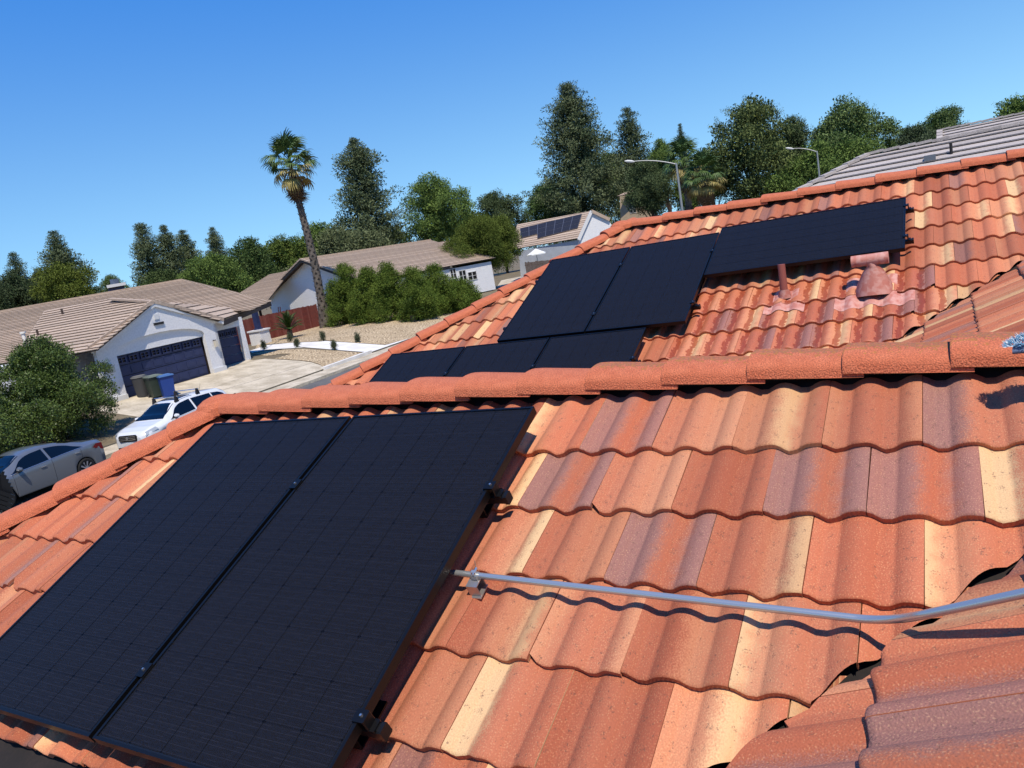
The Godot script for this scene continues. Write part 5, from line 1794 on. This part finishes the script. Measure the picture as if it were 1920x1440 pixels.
# leafy tree or shrub: lobes packed with tufts
func leafy(called: String, label: String, cat: String, base: Vector3, H: float, W: float, lowf: float, c0: Color, c1: Color, sd: int, tuft: float, lobes: int, group := "", kind := "broad", dens := 1.0, mname := "leaf", taper := 0.0):
	var o := thing(called, label, cat, Transform3D(Basis(), base), group)
	var r := RandomNumberGenerator.new()
	r.seed = sd
	var lo := H * lowf
	var rad := W * 0.5
	var items := []
	var ctrs := []
	var ph1 := r.randf() * TAU
	var ph2 := r.randf() * TAU
	for i in lobes:
		# lobes sit on the outside of an egg-shaped envelope, a few of them break out of it
		var f := (i + 0.5) / lobes
		var a := i * 2.399 + r.randf() * 0.9
		var yy := lerpf(lo + (H - lo) * (0.10 if lo > 0.3 else 0.02), H - (H - lo) * 0.10, f) + (H - lo) * r.randf_range(-0.06, 0.06)
		var env := sqrt(maxf(0.0, 1.0 - pow(2.0 * f - 0.86, 2.0) * (0.75 if f > 0.43 else 1.0)))
		env = lerpf(env, 1.12 - f * 0.98, taper)
		env *= 1.0 + uneven * (0.20 * sin(a * 2.0 + ph1) + 0.16 * sin(f * 9.0 + ph2 + a))
		var lr := rad * r.randf_range(0.17, 0.40) * lerpf(1.0, env, 0.5)
		var rr := maxf(0.0, rad * env * r.randf_range(0.82 - 0.12 * uneven, 1.04 + 0.18 * uneven) - lr * 0.85)
		if i % 4 == 0: rr *= 0.45
		ctrs.append([Vector3(cos(a) * rr, yy, sin(a) * rr), lr])
	for q in ctrs:
		var lr: float = q[1]
		var n := int(dens * 13.0 * lr * lr / (tuft * tuft)) + 3
		for i in n:
			var d := Vector3(r.randfn(), r.randfn() * 0.85 + 0.55, r.randfn()).normalized()
			var p: Vector3 = q[0] + d * lr * r.randf_range(0.70, 1.04) * Vector3(1, 0.82, 1)
			if p.y < minf(lo * 0.7, 0.1) - 0.1 and p.y < lo * 0.7 or p.y > H * 1.03: continue
			items.append([p, tuft * r.randf_range(0.6, 1.25)])
	# stray shoots that stick out of the outline
	for i in int(lobes * 1.4):
		var q: Array = ctrs[r.randi() % ctrs.size()]
		var d := Vector3(q[0].x * 1.2 + r.randfn() * rad * 0.4, absf(r.randfn()) * rad * 0.7 + 0.2, q[0].z * 1.2 + r.randfn() * rad * 0.4).normalized()
		for k in 3:
			var p: Vector3 = q[0] + d * (q[1] * 0.95 + tuft * 0.6 * k)
			if p.y > lo * 0.7 and p.y < H * 1.05: items.append([p, tuft * (0.62 - 0.14 * k)])
	# leaves on the inner limbs
	for i in int(dens * 60):
		var d := Vector3(r.randfn(), r.randfn(), r.randfn()).normalized() * r.randf() * 0.5
		items.append([Vector3(d.x * rad, lerpf(lo, H, 0.48) + d.y * (H - lo) * 0.8, d.z * rad), tuft * 1.5])
	crown(o, "crown", kind, items, c0, c1, r, mname)
	var tr := maxf(0.05, H * 0.014)
	trunk(o, [Vector3(0, -0.2, 0), Vector3(0.02 * H, H * 0.35, 0.01 * H), Vector3(0.0, H * 0.8, 0.02 * H)], [tr * 1.3, tr, tr * 0.3], M.bark)
	for i in mini(lobes, 7):
		trunk(o, [Vector3(0.02 * H, H * 0.3, 0), Vector3(0.02 * H, H * 0.3, 0).lerp(ctrs[i][0], 0.5) + Vector3(0, 0.05 * H, 0), ctrs[i][0]], [tr * 0.55, tr * 0.35, tr * 0.12], M.bark, "limb")
	return o

# conifer: whorls of drooping boughs; R is the reach at the foot, shape bends the outline
func conifer(label: String, base: Vector3, H: float, R: float, c0: Color, c1: Color, sd: int, group: String, lowf := 0.06, shape := 0.85, loose := 1.0):
	var o := thing("conifer_tree", label, "tree", Transform3D(Basis(), base), group)
	var r := RandomNumberGenerator.new()
	r.seed = sd
	var items := []
	var y := H * lowf
	var ph := r.randf() * TAU
	var big := clampf(R / 3.2, 0.8, 1.7)
	while y < H * 0.99:
		var f := y / H
		var rr := R * minf(pow(1.0 - f, shape), (1.0 - f) * 3.2) * r.randf_range(0.78, 1.10) + 0.10
		var nb := int(clampf(5 + rr * 1.2, 5, 10))
		for k in nb:
			var a := ph + TAU * k / nb + r.randf_range(-0.35, 0.35)
			var L := rr * r.randf_range(0.60, 1.16)
			if r.randf() < 0.12: L *= 0.5
			var steps := int(ceil(L / (0.62 * big))) + 1
			for s in steps:
				var t := (s + 0.3 + r.randf() * 0.7) / steps
				if t < 0.2 and L > 1.2: continue
				var drop := -L * 0.24 * t + L * 0.22 * t * t * t
				var size := lerpf(0.66, 0.62, t) * big * clampf(0.45 + rr * 0.22, 0.42, 1.0)
				items.append([Vector3(cos(a) * L * t, y + drop + r.randf_range(-0.15, 0.15), sin(a) * L * t), size * r.randf_range(0.75, 1.2)])
		y += lerpf(1.05, 0.6, f) * big * r.randf_range(0.8, 1.25) * loose * 0.72
		ph += 2.1
	crown(o, "crown", "needle", items, c0, c1, r)
	trunk(o, [Vector3(0, -0.3, 0), Vector3(0, H * 0.5, 0), Vector3(0, H * 0.99, 0)], [H * 0.018, H * 0.010, 0.03], M.bark)
	return o

func hgt(px, ptop, d, base: Vector3) -> float: return at(px, ptop, d).y - base.y
func wid(px, py, w, d) -> float: return (at(px + w * 0.5, py, d) - at(px - w * 0.5, py, d)).length()

func fan_frond(r: RandomNumberGenerator, droop: float, n := 17, L := 1.0) -> ArrayMesh:
	# petiole along +x then a fan of blades; unit metres
	var b := MB.new()
	b.tube([Vector3.ZERO, Vector3(0.5, 0.06, 0), Vector3(1.0, 0.02, 0)], [0.035, 0.025, 0.015], 5)
	for i in n:
		var a := lerpf(-1.5, 1.5, float(i) / (n - 1))
		var ll := L * (0.95 - 0.25 * absf(a) / 1.5) * r.randf_range(0.85, 1.1)
		var d := Vector3(cos(a), 0, sin(a))
		var s := Vector3(-sin(a), 0, cos(a)) * 0.045
		var p0 := Vector3(1.0, 0.02, 0)
		var p1 := p0 + d * ll * 0.55 + Vector3(0, 0.04 - droop * 0.10, 0)
		var p2 := p0 + d * ll * 0.85 + Vector3(0, -droop * 0.35 - r.randf() * 0.1, 0)
		var p3 := p2 + d * ll * 0.06 + Vector3(0, -droop * 0.35, 0)
		b.tri(p0, p1 - s, p1 + s)
		b.quad(p1 - s, p2 - s * 0.6, p2 + s * 0.6, p1 + s)
		b.tri(p2 - s * 0.6, p3, p2 + s * 0.6)
	return b.commit()

func fan_palm(label: String, pathw: Array, rad: Array, crown_h: float, sc: float, sd: int, group := ""):
	var base: Vector3 = pathw[0]
	var o := thing("fan_palm", label, "palm tree", Transform3D(Basis(), base), group)
	var r := RandomNumberGenerator.new()
	r.seed = sd
	var b := MB.new()
	var path := []
	for p in pathw: path.append(p - base)
	b.tube(path, rad, 12)
	# stubs of old leaf bases up the trunk
	for i in path.size() - 1:
		var seg: Vector3 = path[i + 1] - path[i]
		var n := int(seg.length() * 16)
		for k in n:
			var p: Vector3 = path[i] + seg * (float(k) / n)
			var a := k * 2.4 + i
			var u := Vector3(cos(a), 0, sin(a))
			var rr: float = lerpf(rad[i], rad[i + 1], float(k) / n)
			var s := Vector3(-sin(a), 0, cos(a)) * 0.12
			b.tri(p + u * rr * 0.9 - s, p + u * rr * 0.9 + s, p + u * (rr + 0.16) + Vector3(0, 0.20, 0))
			b.tri(p + u * rr * 0.9 + s, p + u * rr * 0.9 - s + Vector3(0, 0.02, 0), p + u * (rr + 0.16) + Vector3(0, 0.20, 0))
	part("trunk", b.commit(), M.palmbark, o)
	var top: Vector3 = path[-1]
	var green := []
	for k in 3: green.append(fan_frond(r, 0.35 + 0.25 * k))
	var dead := []
	for k in 2: dead.append(fan_frond(r, 1.6, 11, 0.9))
	var crownp := group_part("palm_crown", o, Transform3D(Basis(), top))
	for i in 46:
		var f := i / 45.0
		var a := i * 2.399 + r.randf() * 0.4
		var el := lerpf(1.45, -0.62, pow(f, 0.9)) + r.randf_range(-0.12, 0.12)
		var bb := Basis(Vector3.UP, a) * Basis(Vector3(0, 0, 1), el) * Basis(Vector3(1, 0, 0), r.randf_range(-0.5, 0.5))
		part("frond", green[i % 3], M.palm_green if f < 0.74 else M.palm_yellow, crownp, Transform3D(bb.scaled(Vector3.ONE * sc * r.randf_range(0.85, 1.1)), Vector3(0, crown_h * 0.35 * (1 - f), 0)))
	for i in 24:
		var a := i * 2.399
		var f := i / 24.0
		var bb := Basis(Vector3.UP, a) * Basis(Vector3(0, 0, 1), lerpf(-0.95, -1.42, f) + r.randf_range(-0.1, 0.1))
		part("dead_frond", dead[i % 2], M.palm_dead, crownp, Transform3D(bb.scaled(Vector3.ONE * sc * r.randf_range(0.75, 1.0)), Vector3(0, -crown_h * 0.40 * f, 0)))

func cycad(label: String, base: Vector3, R: float, sd: int):
	var o := thing("cycad", label, "cycad", Transform3D(Basis(), base), "cycads on the gravel")
	var r := RandomNumberGenerator.new()
	r.seed = sd
	trunk(o, [Vector3(0, 0, 0), Vector3(0, R * 0.45, 0)], [0.22, 0.2], M.palmbark)
	var b := MB.new()
	for i in 20:                                 # one frond: arched midrib with leaflets
		var t := i / 19.0
		var p := Vector3(t * R, R * 0.32 * sin(t * PI * 0.62), 0)
		var l := R * 0.20 * sin(PI * clampf(t * 0.9 + 0.08, 0, 1))
		for s in [-1, 1]:
			b.tri(p, p + Vector3(0.05 * R, 0, 0), p + Vector3(l * 0.7, l * 0.35, l * s))
	for i in 10:
		var t := i / 10.0
		var p := Vector3(t * R, R * 0.32 * sin(t * PI * 0.62), 0)
		var t2 := (i + 1) / 10.0
		var p2 := Vector3(t2 * R, R * 0.32 * sin(t2 * PI * 0.62), 0)
		b.quad(p - Vector3(0, 0, 0.015), p + Vector3(0, 0, 0.015), p2 + Vector3(0, 0, 0.01), p2 - Vector3(0, 0, 0.01))
	var fm := b.commit()
	for i in 44:
		var f := i / 43.0
		var bb := Basis(Vector3.UP, i * 2.399) * Basis(Vector3(0, 0, 1), lerpf(1.15, -0.28, f) + r.randf_range(-0.1, 0.1))
		part("frond", fm, M.cycad, o, Transform3D(bb.scaled(Vector3.ONE * r.randf_range(0.85, 1.1)), Vector3(0, R * 0.45, 0)))

func dmat(c: Color, rough := 0.6) -> StandardMaterial3D:
	var m := mat(c, rough)
	m.cull_mode = BaseMaterial3D.CULL_DISABLED
	return m

func build_plants():
	make_clumps()
	M.bark = grain(Color(0.20, 0.15, 0.12), Color(0.30, 0.24, 0.19), 0.8, 0.95, 301, 2.0)
	M.palmbark = grain(Color(0.17, 0.15, 0.14), Color(0.56, 0.52, 0.47), 2.2, 0.95, 303, 3.0, 0.75)
	M.palmbark.cull_mode = BaseMaterial3D.CULL_DISABLED
	M.palm_green = dmat(Color(0.27, 0.36, 0.15))
	M.palm_yellow = dmat(Color(0.55, 0.50, 0.27))
	M.palm_dead = dmat(Color(0.42, 0.31, 0.20), 0.9)
	M.cycad = dmat(Color(0.21, 0.30, 0.08))
	var dk0 := Color(0.034, 0.056, 0.026)
	var dk1 := Color(0.125, 0.160, 0.075)
	var gb0 := Color(0.050, 0.090, 0.026)
	var gb1 := Color(0.185, 0.260, 0.070)
	uneven = 0.5
	# clipped shrub by the parked cars, and the bare one behind it
	var hb := gon(-28.3, 18.2)
	leafy("evergreen_shrub", "big glossy evergreen shrub between the parked cars and the garage", "shrub", gon(-28.0, 20.3), 4.0, 4.6, 0.02, Color(0.030, 0.055, 0.014), Color(0.115, 0.165, 0.038), 5, 0.20, 40, "glossy shrubs behind the parked cars", "broad", 0.8, "leafglossy", 0.4)
	leafy("evergreen_shrub", "low wide glossy evergreen shrub behind the silver sedan", "shrub", gon(-27.6, 16.4), 2.9, 5.6, 0.02, Color(0.030, 0.055, 0.014), Color(0.115, 0.165, 0.038), 6, 0.20, 36, "glossy shrubs behind the parked cars", "broad", 0.8, "leafglossy")
	leafy("evergreen_shrub", "dark glossy evergreen shrub at the sedan's bonnet", "shrub", gon(-27.4, 12.6), 2.7, 4.6, 0.02, Color(0.030, 0.055, 0.014), Color(0.115, 0.165, 0.038), 7, 0.20, 30, "glossy shrubs behind the parked cars", "broad", 0.8, "leafglossy")
	var bs := thing("bare_shrub", "leafless grey twiggy shrub behind the glossy evergreen shrubs", "shrub", Transform3D(Basis(), gon(-31.6, 18.6)))
	var r := RandomNumberGenerator.new()
	r.seed = 8
	var tw := MB.new()
	for i in 240:
		var a := r.randf() * TAU
		var rr := r.randf() * 0.9
		var p := Vector3(cos(a) * rr, 0.2, sin(a) * rr)
		var q := Vector3(cos(a) * (rr + r.randf_range(0.5, 1.7)), r.randf_range(1.9, 3.5), sin(a) * (rr + r.randf_range(0.5, 1.7)))
		tw.tube([p, p.lerp(q, 0.5) + Vector3(r.randfn(), 0, r.randfn()) * 0.12, q], [0.022, 0.015, 0.006], 4, false)
	part("twigs", tw.commit(), grain(Color(0.26, 0.22, 0.19), Color(0.36, 0.31, 0.27), 0.6, 0.95, 305), bs)
	# hedge of pointed evergreens in front of the white house
	var bush := [[664, 490, 606, 74, 88], [705, 498, 603, 72, 84], [742, 490, 600, 70, 84], [788, 502, 597, 68, 92], [826, 495, 588, 69, 84], [866, 526, 582, 71, 84], [648, 562, 608, 70, 50]]
	for i in bush.size():
		var q: Array = bush[i]
		var p := gpt(q[0], q[2])
		q[3] = Vector2(p.x, p.z).length()
		var H := hgt(q[0], q[1], q[3], p)
		leafy("pointed_shrub", ["bright green pointed evergreen shrub beside the palm trunk", "round topped evergreen shrub second from the palm", "tallest cone shaped evergreen shrub of the hedge row", "broad evergreen shrub in the middle of the hedge row", "yellow green pointed shrub below the tan roof", "low evergreen shrub ending the hedge row near our roof", "small low shrub at the foot of the hedge by the palm"][i], "shrub", p, H, wid(q[0], q[2], q[4] * 1.22, q[3]), 0.0, Color(0.040, 0.075, 0.016), Color(0.170, 0.225, 0.045), 40 + i, 0.34, 34, "evergreen hedge in front of the white house", "fine", 1.1, "leaf", 0.65)
	leafy("dark_shrub", "dark shaded shrub behind the palm trunk at the fence end", "shrub", stand(628, 590, 75), 3.6, 2.2, 0.05, Color(0.040, 0.060, 0.020), Color(0.13, 0.16, 0.05), 49, 0.3, 9)
	uneven = 0.2
	# round tree in front of the solar house
	var p := stand(922, 540, 84)
	leafy("round_tree", "round topped green tree standing in front of the solar house", "tree", p, hgt(912, 406, 84, p), wid(915, 470, 150, 84), 0.24, Color(0.045, 0.070, 0.016), Color(0.165, 0.205, 0.048), 61, 0.42, 48, "", "fine", 1.0)
	uneven = 1.0
	# palms
	var pp := []
	var rad := []
	for q in [[612, 613], [602, 560], [590, 495], [578, 445], [566, 400], [556, 362], [547, 318]]:
		pp.append(at(q[0], q[1], 69.0))
		rad.append(lerpf(0.42, 0.24, pp.size() / 7.0))
	pp[0].y = 0.9
	rad[0] = 0.62
	fan_palm("tall fan palm with shaggy brown skirt in the gravel yard", pp, rad, 2.6, 1.28, 71, "fan palms")
	for q in [[1282, 312, 96, "fan palm behind the street lamp with yellowing fronds"], [1320, 338, 92, "shorter fan palm beside the street lamp in front of dark pines"]]:
		var t := at(q[0], q[1], q[2])
		fan_palm(q[3], [Vector3(t.x, 0.9, t.z), Vector3(t.x, t.y * 0.5, t.z), t], [0.5, 0.4, 0.35], 2.2, 1.5, 73 + q[0], "fan palms")
	cycad("spiky green cycad in the gravel beside the porch pillar", gpt(546, 634), 1.45, 81)
	cycad("spiky green cycad at the foot of the evergreen hedge", gpt(775, 603), 1.2, 82)
	# little plants along the path
	var i2 := 0
	for q in [[496, 656], [545, 641], [558, 652], [607, 640], [628, 657], [672, 642]]:
		var g := gpt(q[0], q[1])
		leafy("young_plant", "small grey green young plant along the white path", "plant", g, 0.75, 0.42, 0.0, Color(0.06, 0.075, 0.045), Color(0.13, 0.15, 0.09), 90 + i2, 0.10, 7, "young plants along the path", "fine")
		i2 += 1
	# conifers: [x, ytop, distance, width px at its base, label, group, shape]
	var con := [
		[138, 428, 150, 90, 500, "conifer with sparse boughs behind the yellow green tree", 0.8],
		[63, 466, 160, 34, 500, "slender conifer top above the dark trees at the roof end", 0.8],
		[297, 410, 140, 74, 500, "tallest conifer of the close trio behind the garage roof", 0.55],
		[341, 418, 142, 70, 500, "middle conifer of the close trio behind the garage roof", 0.55],
		[376, 425, 146, 62, 490, "third conifer of the close trio, next to the green trees", 0.6],
		[431, 421, 190, 44, 465, "lone distant conifer behind the green trees near the palm", 0.8],
		[690, 254, 112, 134, 390, "broad dark conifer rising behind the tan roofed white house", 0.42],
		[1082, 146, 128, 168, 330, "tallest dark redwood standing behind the solar house", 0.62],
		[1195, 196, 138, 96, 310, "airy blue green conifer beside the tallest redwood", 0.70],
		[1293, 228, 132, 26, 270, "thin dark columnar conifer behind the fan palms", 0.45],
	]
	for i in con.size():
		var q: Array = con[i]
		var b := stand(q[0], q[1] + 150, q[2])
		var H := hgt(q[0], q[1], q[2], b)
		var f := clampf(hgt(q[0] + (q[4] - q[1]) * 0.17, q[4], q[2], b) / H, 0.05, 0.95)
		var R := wid(q[0], q[4], q[3], q[2]) * 0.5 / pow(1.0 - f, q[6])
		conifer(q[5], b, H, R, Color(0.042, 0.064, 0.034), Color(0.175, 0.205, 0.105), 110 + i * 7, "conifers behind the neighbouring houses", 0.05, q[6], 1.3 if i == 8 else 1.0)
	# broadleaf trees beyond the houses: [x, ytop, d, width px, ybottom px, c0, c1, label]
	var yg0 := Color(0.055, 0.075, 0.014)
	var yg1 := Color(0.150, 0.185, 0.045)
	var bl := [
		[830, 326, 112, 112, gb0, gb1, "bright green full tree between the broad conifer and the round tree", 0.15],
		[950, 352, 135, 105, dk0, dk1, "dark blue green tree above the solar roof", 0.1],
		[1045, 335, 140, 90, gb0, Color(0.12, 0.18, 0.07), "leafy tree at the foot of the tallest redwood", 0.1],
		[1410, 195, 108, 170, dk0, Color(0.165, 0.200, 0.070), "massive dark pine with rounded crown behind our ridge", 0.1],
		[1345, 290, 112, 70, gb0, gb1, "green tree tucked between palms and the massive pine", 0.1],
		[1600, 186, 112, 150, gb0, Color(0.18, 0.24, 0.095), "tall airy grey green tree behind the farther street lamp", 0.1],
		[1500, 218, 118, 110, dk0, dk1, "dark tree filling the gap beside the massive pine", 0.1],
		[1545, 260, 104, 150, gb0, gb1, "green rounded tree behind the farther street lamp's pole", 0.05],
		[1770, 199, 128, 110, gb0, Color(0.18, 0.24, 0.095), "green tree above the next-door roof ridge", 0.05],
		[1715, 232, 126, 80, dk0, Color(0.13, 0.17, 0.10), "upright grey green tree beside the tree above the next-door ridge", 0.05],
		[1912, 182, 70, 56, gb0, gb1, "small tree top above the farther grey roof", 0.1],
		[1255, 260, 130, 60, gb0, gb1, "pale green tree behind the curved lamp arm", 0.1],
		[1228, 296, 104, 84, dk0, dk1, "dark bushy conifer standing before the two storey house", 0.05],
		[1305, 318, 108, 60, dk0, gb1, "leafy tree behind the palm trunks", 0.05],
		[1165, 280, 140, 80, gb0, gb1, "sunny green tree between the two big redwoods", 0.1],
		[1690, 262, 140, 40, dk0, dk1, "tiny pointed tree near the end of the next-door ridge", 0.1],
		[150, 487, 105, 100, yg0, yg1, "yellow green rounded tree rising behind the garage house roof", 0.1],
		[55, 505, 112, 130, dk0, Color(0.075, 0.095, 0.050), "dark spreading tree below the slender conifer top", 0.1],
		[-20, 520, 110, 100, dk0, Color(0.075, 0.095, 0.050), "dark low tree beside the dark spreading tree", 0.1],
		[110, 500, 130, 40, Color(0.06, 0.08, 0.05), Color(0.14, 0.17, 0.11), "thin pale eucalyptus between dark and yellow green trees", 0.2],
		[243, 512, 170, 50, gb0, Color(0.15, 0.20, 0.08), "distant round tree behind the lilac house chimney", 0.1],
		[425, 468, 100, 110, gb0, gb1, "bright leafy tree right behind the garage house hip", 0.05],
		[490, 446, 105, 110, Color(0.03, 0.06, 0.022), Color(0.115, 0.16, 0.055), "deep green tree between the bright tree and the palm", 0.05],
		[555, 438, 118, 120, gb0, yg1, "yellow tinged tree behind the palm trunk", 0.05],
		[620, 416, 122, 120, gb0, gb1, "green tree behind the white house ridge beside the palm", 0.05],
		[668, 426, 104, 150, Color(0.07, 0.09, 0.04), Color(0.18, 0.205, 0.105), "olive grey bushy tree just over the tan ridge", 0.05],
		[752, 420, 122, 60, gb0, yg1, "low sunny tree between broad conifer and bright green tree", 0.05],
		[900, 392, 126, 70, gb0, yg1, "pale green tree top behind the round tree", 0.05],
		[330, 505, 118, 130, Color(0.03, 0.05, 0.02), Color(0.10, 0.135, 0.05), "low dark trees below the conifer trio", 0.05],
	]
	for i in bl.size():
		var q: Array = bl[i]
		var b := stand(q[0], q[1] + 150, q[2])
		var H := hgt(q[0], q[1], q[2], b)
		var W := wid(q[0], q[1] + 50, q[3], q[2])
		var lowf := clampf(1.0 - W * 1.25 / H, 0.04, 0.6)
		leafy("broadleaf_tree", q[6], "tree", b, H, W * 1.12, lowf, q[4], q[5], 200 + i * 3, clampf(W * 0.075, 0.5, 1.0), 44, "trees behind the neighbouring houses", "broad", 0.7)

# ---------------------------------------------------------------- the scene
func _ready():
	setup_axes()
	var cam := Camera3D.new()
	cam.name = "camera"
	cam.fov = rad_to_deg(2 * atan(720.0 / F))
	cam.transform = Transform3D(Basis(cr, cu, -cf), C)
	cam.near = 0.05
	cam.far = 3000
	add_child(cam)
	cam.current = true
	var env := Environment.new()
	var sky := Sky.new()
	var ps := ProceduralSkyMaterial.new()
	ps.sky_top_color = Color(0.03, 0.40, 0.76)
	ps.sky_horizon_color = Color(0.62, 0.83, 0.94)
	ps.sky_curve = 0.125
	ps.ground_bottom_color = Color(0.35, 0.33, 0.30)
	ps.ground_horizon_color = Color(0.62, 0.70, 0.78)
	ps.sun_angle_max = 8.0
	ps.sky_energy_multiplier = 1.0
	sky.sky_material = ps
	env.background_mode = Environment.BG_SKY
	env.sky = sky
	env.tonemap_mode = Environment.TONE_MAPPER_LINEAR
	env.tonemap_exposure = 1.36
	env.sdfgi_enabled = true
	env.ssao_enabled = true
	env.ssil_enabled = true
	var we := WorldEnvironment.new()
	we.name = "world_environment"
	we.environment = env
	add_child(we)
	var sun := DirectionalLight3D.new()
	sun.name = "sun"
	sun.light_energy = 1.25
	sun.light_color = Color(1.0, 0.96, 0.90)
	sun.light_angular_distance = 0.53
	sun.shadow_enabled = true
	add_child(sun)
	sun.look_at_from_position(Vector3(0.34, 0.86, 0.37), Vector3.ZERO, Vector3.BACK)
	M.n1 = noise_img(256, 0.03, 44, 3)
	make_tile_mats()
	build_ground()
	build_house()
	build_solar()
	build_roof_items()
	build_neighbours()
	build_plants()
	build_street_things()
